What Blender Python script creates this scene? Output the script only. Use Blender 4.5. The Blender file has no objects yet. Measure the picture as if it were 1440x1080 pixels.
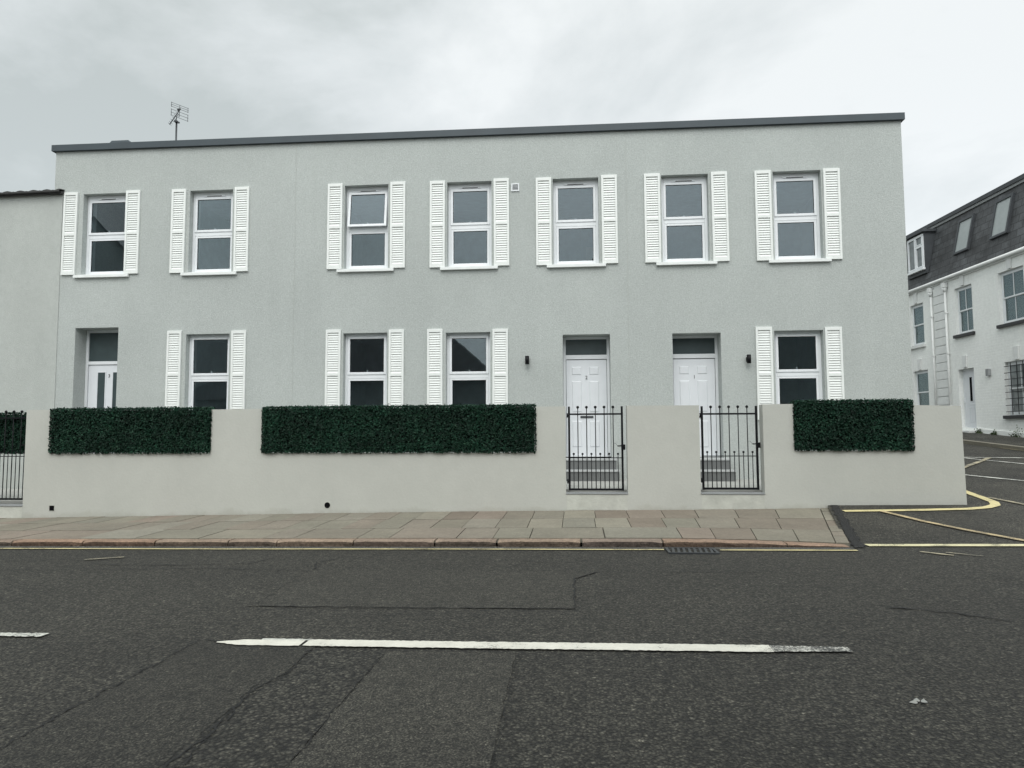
import bpy, bmesh, math, random
from mathutils import Vector, Matrix
random.seed(7)
R_ = math.radians
sc = bpy.context.scene
C = sc.collection

# ------------------------------------------------------------------ camera
cam_d = bpy.data.cameras.new('camera')
cam_d.sensor_fit = 'HORIZONTAL'; cam_d.sensor_width = 36.0; cam_d.lens = 25.0
cam_d.clip_start = 0.05; cam_d.clip_end = 2000
cam = bpy.data.objects.new('camera', cam_d); C.objects.link(cam)
cam.matrix_world = (Matrix.Translation((0, -14.0, 1.5)) @ Matrix.Rotation(R_(5.1), 4, 'Z')
                    @ Matrix.Rotation(R_(94.1), 4, 'X') @ Matrix.Rotation(R_(-0.25), 4, 'Z'))
sc.camera = cam

# ------------------------------------------------------------------ world, sun, exposure
SUN_EL, SUN_AZ = 50, 184           # degrees; azimuth clockwise from +Y
w = bpy.data.worlds.new('World'); sc.world = w; w.use_nodes = True
nt = w.node_tree; N = nt.nodes; Lk = nt.links; N.clear()
def wn(t, **k):
    n = N.new(t)
    for a, b in k.items(): setattr(n, a, b)
    return n
def wmath(op, a, b=None, clamp=False):
    n = N.new('ShaderNodeMath'); n.operation = op; n.use_clamp = clamp
    for i, v in enumerate((a, b)):
        if v is None: continue
        if isinstance(v, (int, float)): n.inputs[i].default_value = v
        else: Lk.new(v, n.inputs[i])
    return n.outputs[0]
sky = wn('ShaderNodeTexSky', sky_type='NISHITA'); sky.sun_disc = False
sky.sun_elevation = R_(SUN_EL); sky.sun_rotation = R_(SUN_AZ)
bg1 = wn('ShaderNodeBackground'); bg1.inputs['Strength'].default_value = 0.05
hs = wn('ShaderNodeHueSaturation'); hs.inputs['Saturation'].default_value = 0.35; Lk.new(sky.outputs[0], hs.inputs['Color']); Lk.new(hs.outputs[0], bg1.inputs['Color'])
tc = wn('ShaderNodeTexCoord'); sx = wn('ShaderNodeSeparateXYZ'); Lk.new(tc.outputs['Generated'], sx.inputs[0])
zc = wmath('MAXIMUM', sx.outputs[2], 0.0)
den = wmath('ADD', zc, 0.75)
u = sx.outputs[0]; v = sx.outputs[1]
cb = wn('ShaderNodeCombineXYZ'); Lk.new(u, cb.inputs[0]); Lk.new(v, cb.inputs[1]); Lk.new(wmath('ADD', wmath('MULTIPLY', sx.outputs[2], 1.7), 5.3), cb.inputs[2])
n1 = wn('ShaderNodeTexNoise'); n1.inputs['Scale'].default_value = 2.6; n1.inputs['Detail'].default_value = 9; n1.inputs['Roughness'].default_value = 0.56
n1.inputs['Distortion'].default_value = 0.25
Lk.new(cb.outputs[0], n1.inputs['Vector'])
n2 = wn('ShaderNodeTexNoise'); n2.inputs['Scale'].default_value = 1.5; n2.inputs['Detail'].default_value = 2
Lk.new(cb.outputs[0], n2.inputs['Vector'])
mix = wmath('ADD', wmath('MULTIPLY', n1.outputs[0], 0.72), wmath('MULTIPLY', n2.outputs[0], 0.28))
mix = wmath('ADD', mix, wmath('MULTIPLY', sx.outputs[0], 0.20))
rp = wn('ShaderNodeValToRGB'); cr = rp.color_ramp
cr.elements[0].position = 0.37; cr.elements[0].color = (0.35, 0.385, 0.365, 1)
cr.elements[1].position = 0.60; cr.elements[1].color = (0.65, 0.672, 0.66, 1)
e = cr.elements.new(0.48); e.color = (0.515, 0.545, 0.535, 1)
Lk.new(mix, rp.inputs[0])
# an overcast sky is brighter overhead and, here, towards the hidden sun behind the photographer
sdir = Vector((math.sin(R_(SUN_AZ)) * math.cos(R_(SUN_EL)), math.cos(R_(SUN_AZ)) * math.cos(R_(SUN_EL)), math.sin(R_(SUN_EL))))
dt = wn('ShaderNodeVectorMath', operation='DOT_PRODUCT'); Lk.new(tc.outputs['Generated'], dt.inputs[0]); dt.inputs[1].default_value = sdir
glow = wmath('MULTIPLY', wmath('POWER', wmath('MAXIMUM', dt.outputs['Value'], 0.0), 1.2), 1.45)
zen = wmath('MULTIPLY', wmath('POWER', zc, 2.0), 0.45)
st = wmath('ADD', wmath('ADD', glow, zen), 0.81)
bg2 = wn('ShaderNodeBackground'); Lk.new(rp.outputs[0], bg2.inputs['Color']); Lk.new(st, bg2.inputs['Strength'])
ad = wn('ShaderNodeAddShader'); Lk.new(bg1.outputs[0], ad.inputs[0]); Lk.new(bg2.outputs[0], ad.inputs[1])
wo = wn('ShaderNodeOutputWorld'); Lk.new(ad.outputs[0], wo.inputs[0])

sun_d = bpy.data.lights.new('sun', 'SUN'); sun_d.energy = 1.0; sun_d.angle = R_(35); sun_d.color = (1.0, 0.975, 0.93)
sun = bpy.data.objects.new('sun', sun_d); C.objects.link(sun)
sun.rotation_euler = (-sdir).to_track_quat('-Z', 'Y').to_euler(); sun.location = (0, -30, 30)
sc.view_settings.view_transform = 'Standard'; sc.view_settings.look = 'None'
sc.view_settings.exposure = 0.30; sc.view_settings.gamma = 1.0

# ------------------------------------------------------------------ materials
def new_mat(name):
    m = bpy.data.materials.new(name); m.use_nodes = True
    t = m.node_tree; t.nodes.clear()
    o = t.nodes.new('ShaderNodeOutputMaterial'); p = t.nodes.new('ShaderNodeBsdfPrincipled')
    t.links.new(p.outputs[0], o.inputs[0])
    return m, t, p, o
def noise(t, scale, detail=3, rough=0.55, vec=None, dist=0):
    n = t.nodes.new('ShaderNodeTexNoise'); n.inputs['Scale'].default_value = scale
    n.inputs['Detail'].default_value = detail; n.inputs['Roughness'].default_value = rough; n.inputs['Distortion'].default_value = dist
    if vec is None:
        c = t.nodes.new('ShaderNodeTexCoord'); vec = c.outputs['Object']
    t.links.new(vec, n.inputs['Vector']); return n.outputs[0]
def mp(t, v, a, b, c=0.0, d=1.0):
    n = t.nodes.new('ShaderNodeMapRange'); t.links.new(v, n.inputs[0])
    for i, x in enumerate((a, b, c, d)): n.inputs[i + 1].default_value = x
    return n.outputs[0]
def mul(t, a, b, op='MULTIPLY'):
    n = t.nodes.new('ShaderNodeMath'); n.operation = op
    for i, x in enumerate((a, b)):
        if isinstance(x, (int, float)): n.inputs[i].default_value = x
        else: t.links.new(x, n.inputs[i])
    return n.outputs[0]
def mixc(t, f, a, b):
    n = t.nodes.new('ShaderNodeMix'); n.data_type = 'RGBA'
    if isinstance(f, (int, float)): n.inputs[0].default_value = f
    else: t.links.new(f, n.inputs[0])
    for i, x in ((6, a), (7, b)):
        if isinstance(x, tuple): n.inputs[i].default_value = (*x, 1)
        else: t.links.new(x, n.inputs[i])
    return n.outputs[2]
def scaled(c, k): return tuple(x * k for x in c)
def vary(t, col, val):         # colour times a value
    n = t.nodes.new('ShaderNodeVectorMath'); n.operation = 'SCALE'
    if isinstance(col, tuple): n.inputs[0].default_value = col
    else: t.links.new(col, n.inputs[0])
    t.links.new(val, n.inputs['Scale']); return n.outputs[0]
def bump(t, p, h, strength, dist):
    b = t.nodes.new('ShaderNodeBump'); b.inputs['Strength'].default_value = strength; b.inputs['Distance'].default_value = dist
    t.links.new(h, b.inputs['Height']); t.links.new(b.outputs[0], p.inputs['Normal'])
def simple(name, col, rough=0.6, var=0.08, scale=6, bmp=None, metal=0, spec=None, fine=None):
    m, t, p, o = new_mat(name)
    n = noise(t, scale, 4); f = mp(t, n, 0.3, 0.7, 1 - var, 1 + var)
    if fine: f = mul(t, f, mp(t, noise(t, fine[0], 2), 0.3, 0.7, 1 - fine[1], 1 + fine[1]))
    t.links.new(vary(t, col, f), p.inputs['Base Color'])
    p.inputs['Roughness'].default_value = rough; p.inputs['Metallic'].default_value = metal
    if spec is not None: p.inputs['Specular IOR Level'].default_value = spec
    if bmp: bump(t, p, noise(t, bmp[0], 3), bmp[1], bmp[2])
    return m

def facade_mat(name, col, grain=34, gv=0.13, mottled=0.05):
    m, t, p, o = new_mat(name)
    c = t.nodes.new('ShaderNodeTexCoord')
    a = mp(t, noise(t, grain, 3, 0.7), 0.32, 0.68, 1 - gv, 1 + gv)
    b = mp(t, noise(t, 0.55, 5, 0.6), 0.3, 0.7, 1 - mottled, 1 + mottled)
    mpn = t.nodes.new('ShaderNodeMapping'); mpn.inputs['Scale'].default_value = (3.2, 3.2, 0.35)
    t.links.new(c.outputs['Object'], mpn.inputs[0])
    s = mp(t, noise(t, 1.0, 4, 0.6, mpn.outputs[0]), 0.35, 0.7, 1 + 0.012, 1 - 0.018)
    g = mp(t, noise(t, 9, 5, 0.75), 0.3, 0.7, 0.955, 1.045)
    f = mul(t, mul(t, a, b), mul(t, s, g))
    t.links.new(vary(t, col, f), p.inputs['Base Color'])
    p.inputs['Roughness'].default_value = 0.9; p.inputs['Specular IOR Level'].default_value = 0.2
    bump(t, p, noise(t, grain * 1.3, 4, 0.75), 0.8, 0.010)
    return m
M = {}
M['render'] = facade_mat('grey roughcast render', (0.425, 0.450, 0.436))
M['render_smooth'] = facade_mat('grey smooth render', (0.425, 0.445, 0.425), 30, 0.03, 0.05)
M['interior'] = simple('interior plaster', (0.62, 0.70, 0.72), 0.9)
M['plaster'] = simple('white inner reveal plaster', (0.80, 0.81, 0.80), 0.8)
M['upvc'] = simple('white window plastic', (0.76, 0.78, 0.80), 0.35, 0.02)
M['shutter'] = simple('white shutter paint', (0.76, 0.78, 0.76), 0.5, 0.03, 4)
M['sill'] = simple('white sill paint', (0.76, 0.78, 0.77), 0.6, 0.05)
M['coping'] = simple('slate grey coping metal', (0.036, 0.050, 0.060), 0.5, 0.12, 2)
M['black'] = simple('black gate paint', (0.005, 0.0055, 0.007), 0.5, 0.1, spec=0.2)
M['dark'] = simple('dark void', (0.006, 0.006, 0.007), 0.9, spec=0.05)
M['digit'] = simple('dark door numeral', (0.06, 0.06, 0.065), 0.4)
M['door'] = simple('white door skin', (0.72, 0.74, 0.77), 0.4, 0.02)
M['riser'] = simple('grey step tile', (0.135, 0.14, 0.14), 0.6, 0.1, 8)
M['tread'] = simple('pale step tread', (0.40, 0.41, 0.41), 0.6, 0.06)
M['sill_stone'] = simple('grey threshold slab', (0.27, 0.28, 0.285), 0.7, 0.08)
M['steel'] = simple('galvanised steel', (0.06, 0.065, 0.07), 0.5, 0.1, metal=0.5)
M['garden'] = simple('pale garden paving', (0.36, 0.36, 0.34), 0.85, 0.1, 3)

# garden wall: smooth painted render with a dirty foot
m, t, p, o = new_mat('painted wall render')
cc = t.nodes.new('ShaderNodeTexCoord'); sp = t.nodes.new('ShaderNodeSeparateXYZ'); t.links.new(cc.outputs['Object'], sp.inputs[0])
base_z = mul(t, mul(t, sp.outputs[0], 0.0155), 0.0986, 'ADD')
hgt = mul(t, sp.outputs[2], base_z, 'SUBTRACT')
dirt = mul(t, mp(t, mul(t, hgt, mp(t, noise(t, 3.0, 6, 0.7), 0.3, 0.7, -0.09, 0.08), 'SUBTRACT'), 0.0, 0.07, 1.0, 0.0), 0.30)
f = mul(t, mp(t, noise(t, 0.7, 5, 0.6), 0.3, 0.7, 0.95, 1.04), mp(t, noise(t, 45, 3), 0.3, 0.7, 0.975, 1.025))
f = mul(t, f, mp(t, noise(t, 6, 5, 0.7), 0.3, 0.7, 0.975, 1.02))
col = mixc(t, dirt, (0.480, 0.484, 0.448), (0.30, 0.29, 0.24))
t.links.new(vary(t, col, f), p.inputs['Base Color']); p.inputs['Roughness'].default_value = 0.85; p.inputs['Specular IOR Level'].default_value = 0.25
bump(t, p, noise(t, 25, 4), 0.35, 0.006)
M['wall'] = m
M['wall_patch'] = simple('cream patched render', (0.48, 0.485, 0.44), 0.85, 0.13, 5, (25, 0.5, 0.008))

# glass: thin pane, reflects the sky and street, the room behind shows through
def glass_mat(name, tint, amount, rough=0.0):
    m = bpy.data.materials.new(name); m.use_nodes = True; t = m.node_tree; t.nodes.clear()
    o = t.nodes.new('ShaderNodeOutputMaterial'); tr = t.nodes.new('ShaderNodeBsdfTransparent'); gl = t.nodes.new('ShaderNodeBsdfGlossy')
    tr.inputs[0].default_value = (*tint, 1); gl.inputs[0].default_value = (0.82, 0.93, 1.0, 1); gl.inputs['Roughness'].default_value = rough
    fr = t.nodes.new('ShaderNodeFresnel'); fr.inputs[0].default_value = 1.52
    f = mul(t, fr.outputs[0], amount); f2 = t.nodes.new('ShaderNodeMath'); f2.operation = 'MINIMUM'; t.links.new(f, f2.inputs[0]); f2.inputs[1].default_value = 0.9
    bn = t.nodes.new('ShaderNodeBump'); bn.inputs['Strength'].default_value = 0.05; bn.inputs['Distance'].default_value = 0.01
    t.links.new(noise(t, 1.6, 1), bn.inputs['Height']); t.links.new(bn.outputs[0], gl.inputs['Normal'])
    mx = t.nodes.new('ShaderNodeMixShader'); t.links.new(f2.outputs[0], mx.inputs[0]); t.links.new(tr.outputs[0], mx.inputs[1]); t.links.new(gl.outputs[0], mx.inputs[2])
    t.links.new(mx.outputs[0], o.inputs[0]); return m
M['glass'] = glass_mat('window glass', (0.93, 0.96, 0.96), 1.35)
M['glass_old'] = glass_mat('old sash glass', (0.6, 0.62, 0.6), 0.55)
M['glass_dull'] = simple('obscured glass', (0.045, 0.065, 0.068), 0.35, 0.12, 5)
M['glass_net'] = simple('window with net curtain', (0.16, 0.18, 0.185), 0.10, 0.35, 3)
M['glass_roof'] = simple('roof glass with painted sky', (0.30, 0.33, 0.33), 0.15, 0.08, 3)  # pale grey base colour paints the reflected sky into the panes

# asphalt
def asphalt(name, col, grain=58, gv=0.62, big=0.14, bs=1.0):
    m, t, p, o = new_mat(name)
    vo = t.nodes.new('ShaderNodeTexVoronoi'); vo.inputs['Scale'].default_value = grain
    c = t.nodes.new('ShaderNodeTexCoord'); dn = t.nodes.new('ShaderNodeTexNoise'); dn.inputs['Scale'].default_value = 30; t.links.new(c.outputs['Object'], dn.inputs['Vector'])
    va = t.nodes.new('ShaderNodeVectorMath'); va.operation = 'MULTIPLY_ADD'; t.links.new(dn.outputs['Color'], va.inputs[0]); va.inputs[1].default_value = (.03, .03, .03); t.links.new(c.outputs['Object'], va.inputs[2])
    t.links.new(va.outputs[0], vo.inputs['Vector'])
    sepc = t.nodes.new('ShaderNodeSeparateColor'); t.links.new(vo.outputs['Color'], sepc.inputs[0])
    f = mp(t, sepc.outputs[0], 0, 1, 1 - gv, 1 + gv)
    spark = mp(t, sepc.outputs[1], 0.93, 1.0, 1.0, 2.0)
    f = mul(t, f, spark)
    f = mul(t, f, mp(t, vo.outputs['Distance'], 0.0, 0.65, 1.5, 0.2))
    f = mul(t, f, mp(t, noise(t, 20, 5, 0.8), 0.34, 0.66, 0.45, 1.55))
    f = mul(t, f, mp(t, noise(t, 0.9, 5, 0.62), 0.3, 0.7, 1 - big, 1 + big))
    mpn = t.nodes.new('ShaderNodeMapping'); mpn.inputs['Scale'].default_value = (0.12, 1.0, 1.0)
    t.links.new(c.outputs['Object'], mpn.inputs[0])
    f = mul(t, f, mp(t, noise(t, 1.3, 3, 0.6, mpn.outputs[0]), 0.35, 0.65, 0.93, 1.09))
    t.links.new(vary(t, col, f), p.inputs['Base Color'])
    p.inputs['Roughness'].default_value = 0.78; p.inputs['Specular IOR Level'].default_value = 0.45
    h = mul(t, vo.outputs['Distance'], -1.0); h = mul(t, h, noise(t, 40, 3), 'ADD')
    bump(t, p, h, bs, 0.016); return m
AC = (0.059, 0.0555, 0.0445)
M['road'] = asphalt('road asphalt', AC)
M['patch_fine'] = asphalt('fine patch asphalt', scaled(AC, 0.88), 85, 0.5, 0.08, 0.7)
M['patch_smooth'] = asphalt('smooth patch asphalt', scaled(AC, 1.2), 95, 0.42, 0.08, 0.6)
M['patch_old'] = asphalt('older patch asphalt', scaled(AC, 1.08), 80, 0.5, 0.08, 0.7)
M['patch_coarse'] = asphalt('coarse patch asphalt', scaled(AC, 0.86), 50, 0.85, 0.1, 1.0)
M['tar'] = asphalt('dark tar seam', (0.022, 0.022, 0.022), 60, 0.3, 0.2, 0.9)
M['crack'] = simple('crack', (0.010, 0.010, 0.010), 0.9)
M['side_road'] = asphalt('worn side street asphalt', scaled(AC, 1.35), 62, 0.5, 0.42)
M['gutter'] = asphalt('gutter concrete', (0.13, 0.125, 0.112), 80, 0.3, 0.25, 0.6)
M['verge'] = simple('ground earth', (0.09, 0.085, 0.07), 0.95, 0.2, 0.4)

def paint(name, col, wear_lo, wear_hi, x_from=None, x_to=None):
    m, t, p, o = new_mat(name)
    n = mul(t, mul(t, noise(t, 60, 5, 0.8), 0.65), mul(t, noise(t, 3.5, 3), 0.35), 'ADD')
    if x_from is not None:
        c = t.nodes.new('ShaderNodeTexCoord'); s = t.nodes.new('ShaderNodeSeparateXYZ'); t.links.new(c.outputs['Object'], s.inputs[0])
        n = mul(t, n, mp(t, s.outputs[0], x_from, x_to, 0.0, 0.13), 'SUBTRACT')
    k = mp(t, n, wear_lo, wear_hi)
    f = mul(t, mp(t, noise(t, 7, 4), 0.3, 0.7, 0.88, 1.06), mp(t, noise(t, 90, 2), 0.3, 0.7, 0.93, 1.05))
    c2 = mixc(t, k, (0.05, 0.05, 0.047), vary(t, col, f))
    t.links.new(c2, p.inputs['Base Color']); p.inputs['Roughness'].default_value = 0.7
    bump(t, p, noise(t, 60, 3), 0.5, 0.006); return m
M['paint_white'] = paint('white road paint', (0.62, 0.60, 0.53), 0.35, 0.42, 0.95, 1.5)
M['paint_white_worn'] = paint('worn white road paint', (0.55, 0.55, 0.50), 0.43, 0.52)
M['paint_yellow'] = paint('yellow road paint', (0.60, 0.52, 0.27), 0.40, 0.47)
M['paint_yellow_pale'] = paint('pale yellow road paint', (0.61, 0.56, 0.35), 0.40, 0.47)
M['paint_white_flaked'] = paint('flaked white road paint', (0.55, 0.54, 0.49), 0.47, 0.53)
M['paint_yellow_soft'] = paint('softened yellow road paint', (0.47, 0.37, 0.21), 0.39, 0.52)
M['paint_yellow_worn'] = paint('worn yellow road paint', (0.42, 0.37, 0.25), 0.42, 0.56)

def islands(name, ramp, rough=0.85, nz=(18, 0.14), big=(2.2, 0.1), b=(35, 0.4, 0.006), spec=0.3):
    m, t, p, o = new_mat(name)
    g = t.nodes.new('ShaderNodeNewGeometry'); r = t.nodes.new('ShaderNodeValToRGB'); r.color_ramp.interpolation = 'LINEAR'
    els = r.color_ramp.elements
    els[0].position = 0; els[0].color = (*ramp[0], 1); els[1].position = 1; els[1].color = (*ramp[-1], 1)
    for i, c in enumerate(ramp[1:-1]): e = els.new((i + 1) / (len(ramp) - 1)); e.color = (*c, 1)
    t.links.new(g.outputs['Random Per Island'], r.inputs[0])
    f = mul(t, mp(t, noise(t, nz[0], 4, 0.7), 0.3, 0.7, 1 - nz[1], 1 + nz[1]), mp(t, noise(t, big[0], 4), 0.3, 0.7, 1 - big[1], 1 + big[1]))
    f = mul(t, f, mp(t, noise(t, 90, 3), 0.3, 0.7, 0.85, 1.15))
    t.links.new(vary(t, r.outputs[0], f), p.inputs['Base Color'])
    p.inputs['Roughness'].default_value = rough; p.inputs['Specular IOR Level'].default_value = spec
    if b: bump(t, p, noise(t, b[0], 4), b[1], b[2])
    return m
M['slab'] = islands('paving slabs', [(0.165, 0.148, 0.117), (0.225, 0.207, 0.165), (0.18, 0.168, 0.134), (0.205, 0.17, 0.138), (0.19, 0.18, 0.146), (0.17, 0.142, 0.113), (0.225, 0.212, 0.175)])
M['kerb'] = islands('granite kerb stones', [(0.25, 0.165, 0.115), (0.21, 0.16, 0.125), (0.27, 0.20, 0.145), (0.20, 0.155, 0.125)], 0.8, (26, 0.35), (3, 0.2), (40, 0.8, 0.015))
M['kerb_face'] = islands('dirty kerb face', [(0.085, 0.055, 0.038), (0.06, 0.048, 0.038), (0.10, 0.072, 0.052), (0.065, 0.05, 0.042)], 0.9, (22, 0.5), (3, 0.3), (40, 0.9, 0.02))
M['joint'] = simple('sandy joint', (0.085, 0.078, 0.060), 0.95, 0.3, 12)
M['leaf'] = islands('artificial leaf', [(0.0015, 0.013, 0.007), (0.003, 0.020, 0.011), (0.010, 0.044, 0.025), (0.002, 0.015, 0.009), (0.022, 0.062, 0.036)], 0.55, (9, 0.3), (2.5, 0.35), None, 0.2)
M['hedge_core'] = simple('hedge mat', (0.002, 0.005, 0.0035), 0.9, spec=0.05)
M['weed'] = islands('weed leaves', [(0.03, 0.06, 0.02), (0.06, 0.09, 0.03), (0.05, 0.07, 0.03)], 0.7, (5, 0.1), (1.2, 0.18), None)
# slates
def slate(name, col):
    m, t, p, o = new_mat(name)
    c = t.nodes.new('ShaderNodeTexCoord'); s = t.nodes.new('ShaderNodeSeparateXYZ'); t.links.new(c.outputs['Object'], s.inputs[0])
    cb = t.nodes.new('ShaderNodeCombineXYZ'); t.links.new(s.outputs[0], cb.inputs[0]); t.links.new(s.outputs[2], cb.inputs[1])
    br = t.nodes.new('ShaderNodeTexBrick'); t.links.new(cb.outputs[0], br.inputs['Vector']); br.inputs['Scale'].default_value = 1
    br.inputs['Color1'].default_value = (*scaled(col, 0.7), 1); br.inputs['Color2'].default_value = (*scaled(col, 1.35), 1); br.inputs['Mortar'].default_value = (*scaled(col, 0.25), 1)
    br.inputs['Brick Width'].default_value = 0.42; br.inputs['Row Height'].default_value = 0.235; br.inputs['Mortar Size'].default_value = 0.012; br.inputs['Bias'].default_value = -0.1
    f = mul(t, mp(t, noise(t, 1.3, 6, 0.75), 0.35, 0.68, 0.6, 2.1), mp(t, noise(t, 12, 4), 0.3, 0.7, 0.8, 1.2))
    t.links.new(vary(t, br.outputs[0], f), p.inputs['Base Color']); p.inputs['Roughness'].default_value = 0.6
    bump(t, p, br.outputs['Fac'], -0.6, 0.02); return m
M['slate'] = slate('roof slate', (0.040, 0.042, 0.045))
M['white_wall'] = facade_mat('white painted brick', (0.86, 0.87, 0.85), 9, 0.02, 0.05)
t = M['white_wall'].node_tree
_p = [n for n in t.nodes if n.type == 'BSDF_PRINCIPLED'][0]
_c = t.nodes.new('ShaderNodeTexCoord'); _s = t.nodes.new('ShaderNodeSeparateXYZ'); t.links.new(_c.outputs['Object'], _s.inputs[0])
_cb = t.nodes.new('ShaderNodeCombineXYZ'); t.links.new(_s.outputs[0], _cb.inputs[0]); t.links.new(_s.outputs[2], _cb.inputs[1])
_b = t.nodes.new('ShaderNodeTexBrick'); t.links.new(_cb.outputs[0], _b.inputs['Vector']); _b.inputs['Scale'].default_value = 1
_b.inputs['Brick Width'].default_value = 0.24; _b.inputs['Row Height'].default_value = 0.085; _b.inputs['Mortar Size'].default_value = 0.008; _b.inputs['Mortar Smooth'].default_value = 0.6
for n in list(t.nodes):
    if n.type == 'BUMP': t.nodes.remove(n)
bump(t, _p, mul(t, mul(t, _b.outputs['Fac'], -0.5), mul(t, noise(t, 20, 4), 0.8), 'ADD'), 0.5, 0.010)
M['white_trim'] = simple('white trim paint', (0.72, 0.73, 0.72), 0.6, 0.05)
M['black_sill'] = simple('black painted sill', (0.018, 0.018, 0.020), 0.5)
M['lead'] = simple('dark lead', (0.045, 0.05, 0.056), 0.55, 0.2, 4)
M['tile'] = simple('dark roof tile', (0.040, 0.040, 0.040), 0.8, 0.35, 6, (20, 0.5, 0.02))
M['brick_opp'] = simple('painted house render', (0.34, 0.37, 0.37), 0.9, 0.1, 1)
M['pipe_inner'] = M['dark']

# ------------------------------------------------------------------ helpers
def box(bm, x0, x1, y0, y1, z0, z1, bev=0.0, mat=0):
    vs = [bm.verts.new(c) for c in ((x0,y0,z0),(x1,y0,z0),(x1,y1,z0),(x0,y1,z0),(x0,y0,z1),(x1,y0,z1),(x1,y1,z1),(x0,y1,z1))]
    fs = [bm.faces.new([vs[i] for i in q]) for q in ((0,3,2,1),(4,5,6,7),(0,1,5,4),(1,2,6,5),(2,3,7,6),(3,0,4,7))]
    for f in fs: f.material_index = mat
    if bev > 0:
        es = list({e for f in fs for e in f.edges})
        bmesh.ops.bevel(bm, geom=es, offset=bev, segments=2, affect='EDGES', profile=0.6)
    return vs
def hexa(bm, pts):     # eight points, bottom ring then top ring
    vs = [bm.verts.new(c) for c in pts]
    for q in ((0,3,2,1),(4,5,6,7),(0,1,5,4),(1,2,6,5),(2,3,7,6),(3,0,4,7)): bm.faces.new([vs[i] for i in q])
def cyl(bm, a, b, r, seg=10, r2=None, cap=True):
    a = Vector(a); b = Vector(b); d = (b - a).normalized(); r2 = r if r2 is None else r2
    u = d.orthogonal().normalized(); v = d.cross(u)
    A = [bm.verts.new(a + (u * math.cos(2*math.pi*i/seg) + v * math.sin(2*math.pi*i/seg)) * r) for i in range(seg)]
    B = [bm.verts.new(b + (u * math.cos(2*math.pi*i/seg) + v * math.sin(2*math.pi*i/seg)) * r2) for i in range(seg)]
    for i in range(seg):
        f = bm.faces.new((A[i], A[(i+1) % seg], B[(i+1) % seg], B[i])); f.smooth = True
    if cap: bm.faces.new(A[::-1]); bm.faces.new(B)
def ball(bm, c, r):
    g = bmesh.ops.create_uvsphere(bm, u_segments=12, v_segments=8, radius=r)
    bmesh.ops.translate(bm, verts=g['verts'], vec=c)
    for vv in g['verts']:
        for f in vv.link_faces: f.smooth = True
def prism(bm, pts, y0, y1):    # outline in x,z, from y0 to y1
    A = [bm.verts.new((x, y0, z)) for x, z in pts]; B = [bm.verts.new((x, y1, z)) for x, z in pts]
    n = len(pts)
    bm.faces.new(A); bm.faces.new(B[::-1])
    for i in range(n): bm.faces.new((A[i], B[i], B[(i+1) % n], A[(i+1) % n]))
def obj(name, bm, mat, parent=None, org=(0, 0, 0), recalc=True):
    if recalc: bmesh.ops.recalc_face_normals(bm, faces=bm.faces)
    me = bpy.data.meshes.new(name); bm.to_mesh(me); bm.free()
    for mm in (mat if isinstance(mat, (list, tuple)) else [mat]): me.materials.append(mm)
    if org != (0, 0, 0): me.transform(Matrix.Translation((-org[0], -org[1], -org[2])))
    o = bpy.data.objects.new(name, me); C.objects.link(o)
    if parent: o.parent = parent
    return o
def tag(o, label=None, cat=None, group=None, kind=None):
    if label: o['label'] = label
    if cat: o['category'] = cat
    if group: o['group'] = group
    if kind: o['kind'] = kind
    return o
def thing(name, loc, label, cat, group=None, rz=0):
    o = bpy.data.objects.new(name, None); C.objects.link(o); o.location = loc; o.rotation_euler = (0, 0, rz); o.empty_display_size = 0.2
    return tag(o, label, cat, group)
def copy_tree(o, parent=None):
    c = o.copy(); C.objects.link(c)
    if parent: c.parent = parent
    for ch in list(o.children): copy_tree(ch, c)
    return c
def lerp_tab(tab, x):
    if x <= tab[0][0]: return tab[0][1]
    for (a, b), (c, d) in zip(tab, tab[1:]):
        if x <= c: return b + (d - b) * (x - a) / (c - a)
    return tab[-1][1]
def wall_panel(bm, x0, x1, z0, ztop, thick, ops, y=0.0):
    """front face at y, back face at y+thick, openings (xa,xb,za,zb) with reveals; ztop is a function of x"""
    xs = sorted({x0, x1} | {v for o in ops for v in o[:2]}); zs = sorted({z0} | {v for o in ops for v in o[2:]}) + ['top']
    def hole(xm, zi):
        a = zs[zi]; b = zs[zi+1]
        if b == 'top': return False
        zm = (a + b) / 2
        return any(o[0] < xm < o[1] and o[2] < zm < o[3] for o in ops)
    cache = {}
    def V(x, z, yy):
        k = (x, z, yy)
        if k not in cache: cache[k] = bm.verts.new((x, yy, ztop(x) if z == 'top' else z))
        return cache[k]
    for i in range(len(xs) - 1):
        for j in range(len(zs) - 1):
            a, b, c, d = xs[i], xs[i+1], zs[j], zs[j+1]
            if hole((a+b)/2, j): continue
            bm.faces.new((V(a,c,y), V(b,c,y), V(b,d,y), V(a,d,y)))
            bm.faces.new((V(a,c,y+thick), V(a,d,y+thick), V(b,d,y+thick), V(b,c,y+thick)))
            nb = [(i-1, j, a, c, a, d), (i+1, j, b, d, b, c), (i, j-1, b, c, a, c), (i, j+1, a, d, b, d)]
            for (ii, jj, xa, za, xb, zb) in nb:
                out = ii < 0 or jj < 0 or ii >= len(xs) - 1 or jj >= len(zs) - 1
                if out or hole((xs[ii] + xs[ii+1]) / 2, jj):
                    bm.faces.new((V(xa,za,y), V(xb,zb,y), V(xb,zb,y+thick), V(xa,za,y+thick)))

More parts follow.
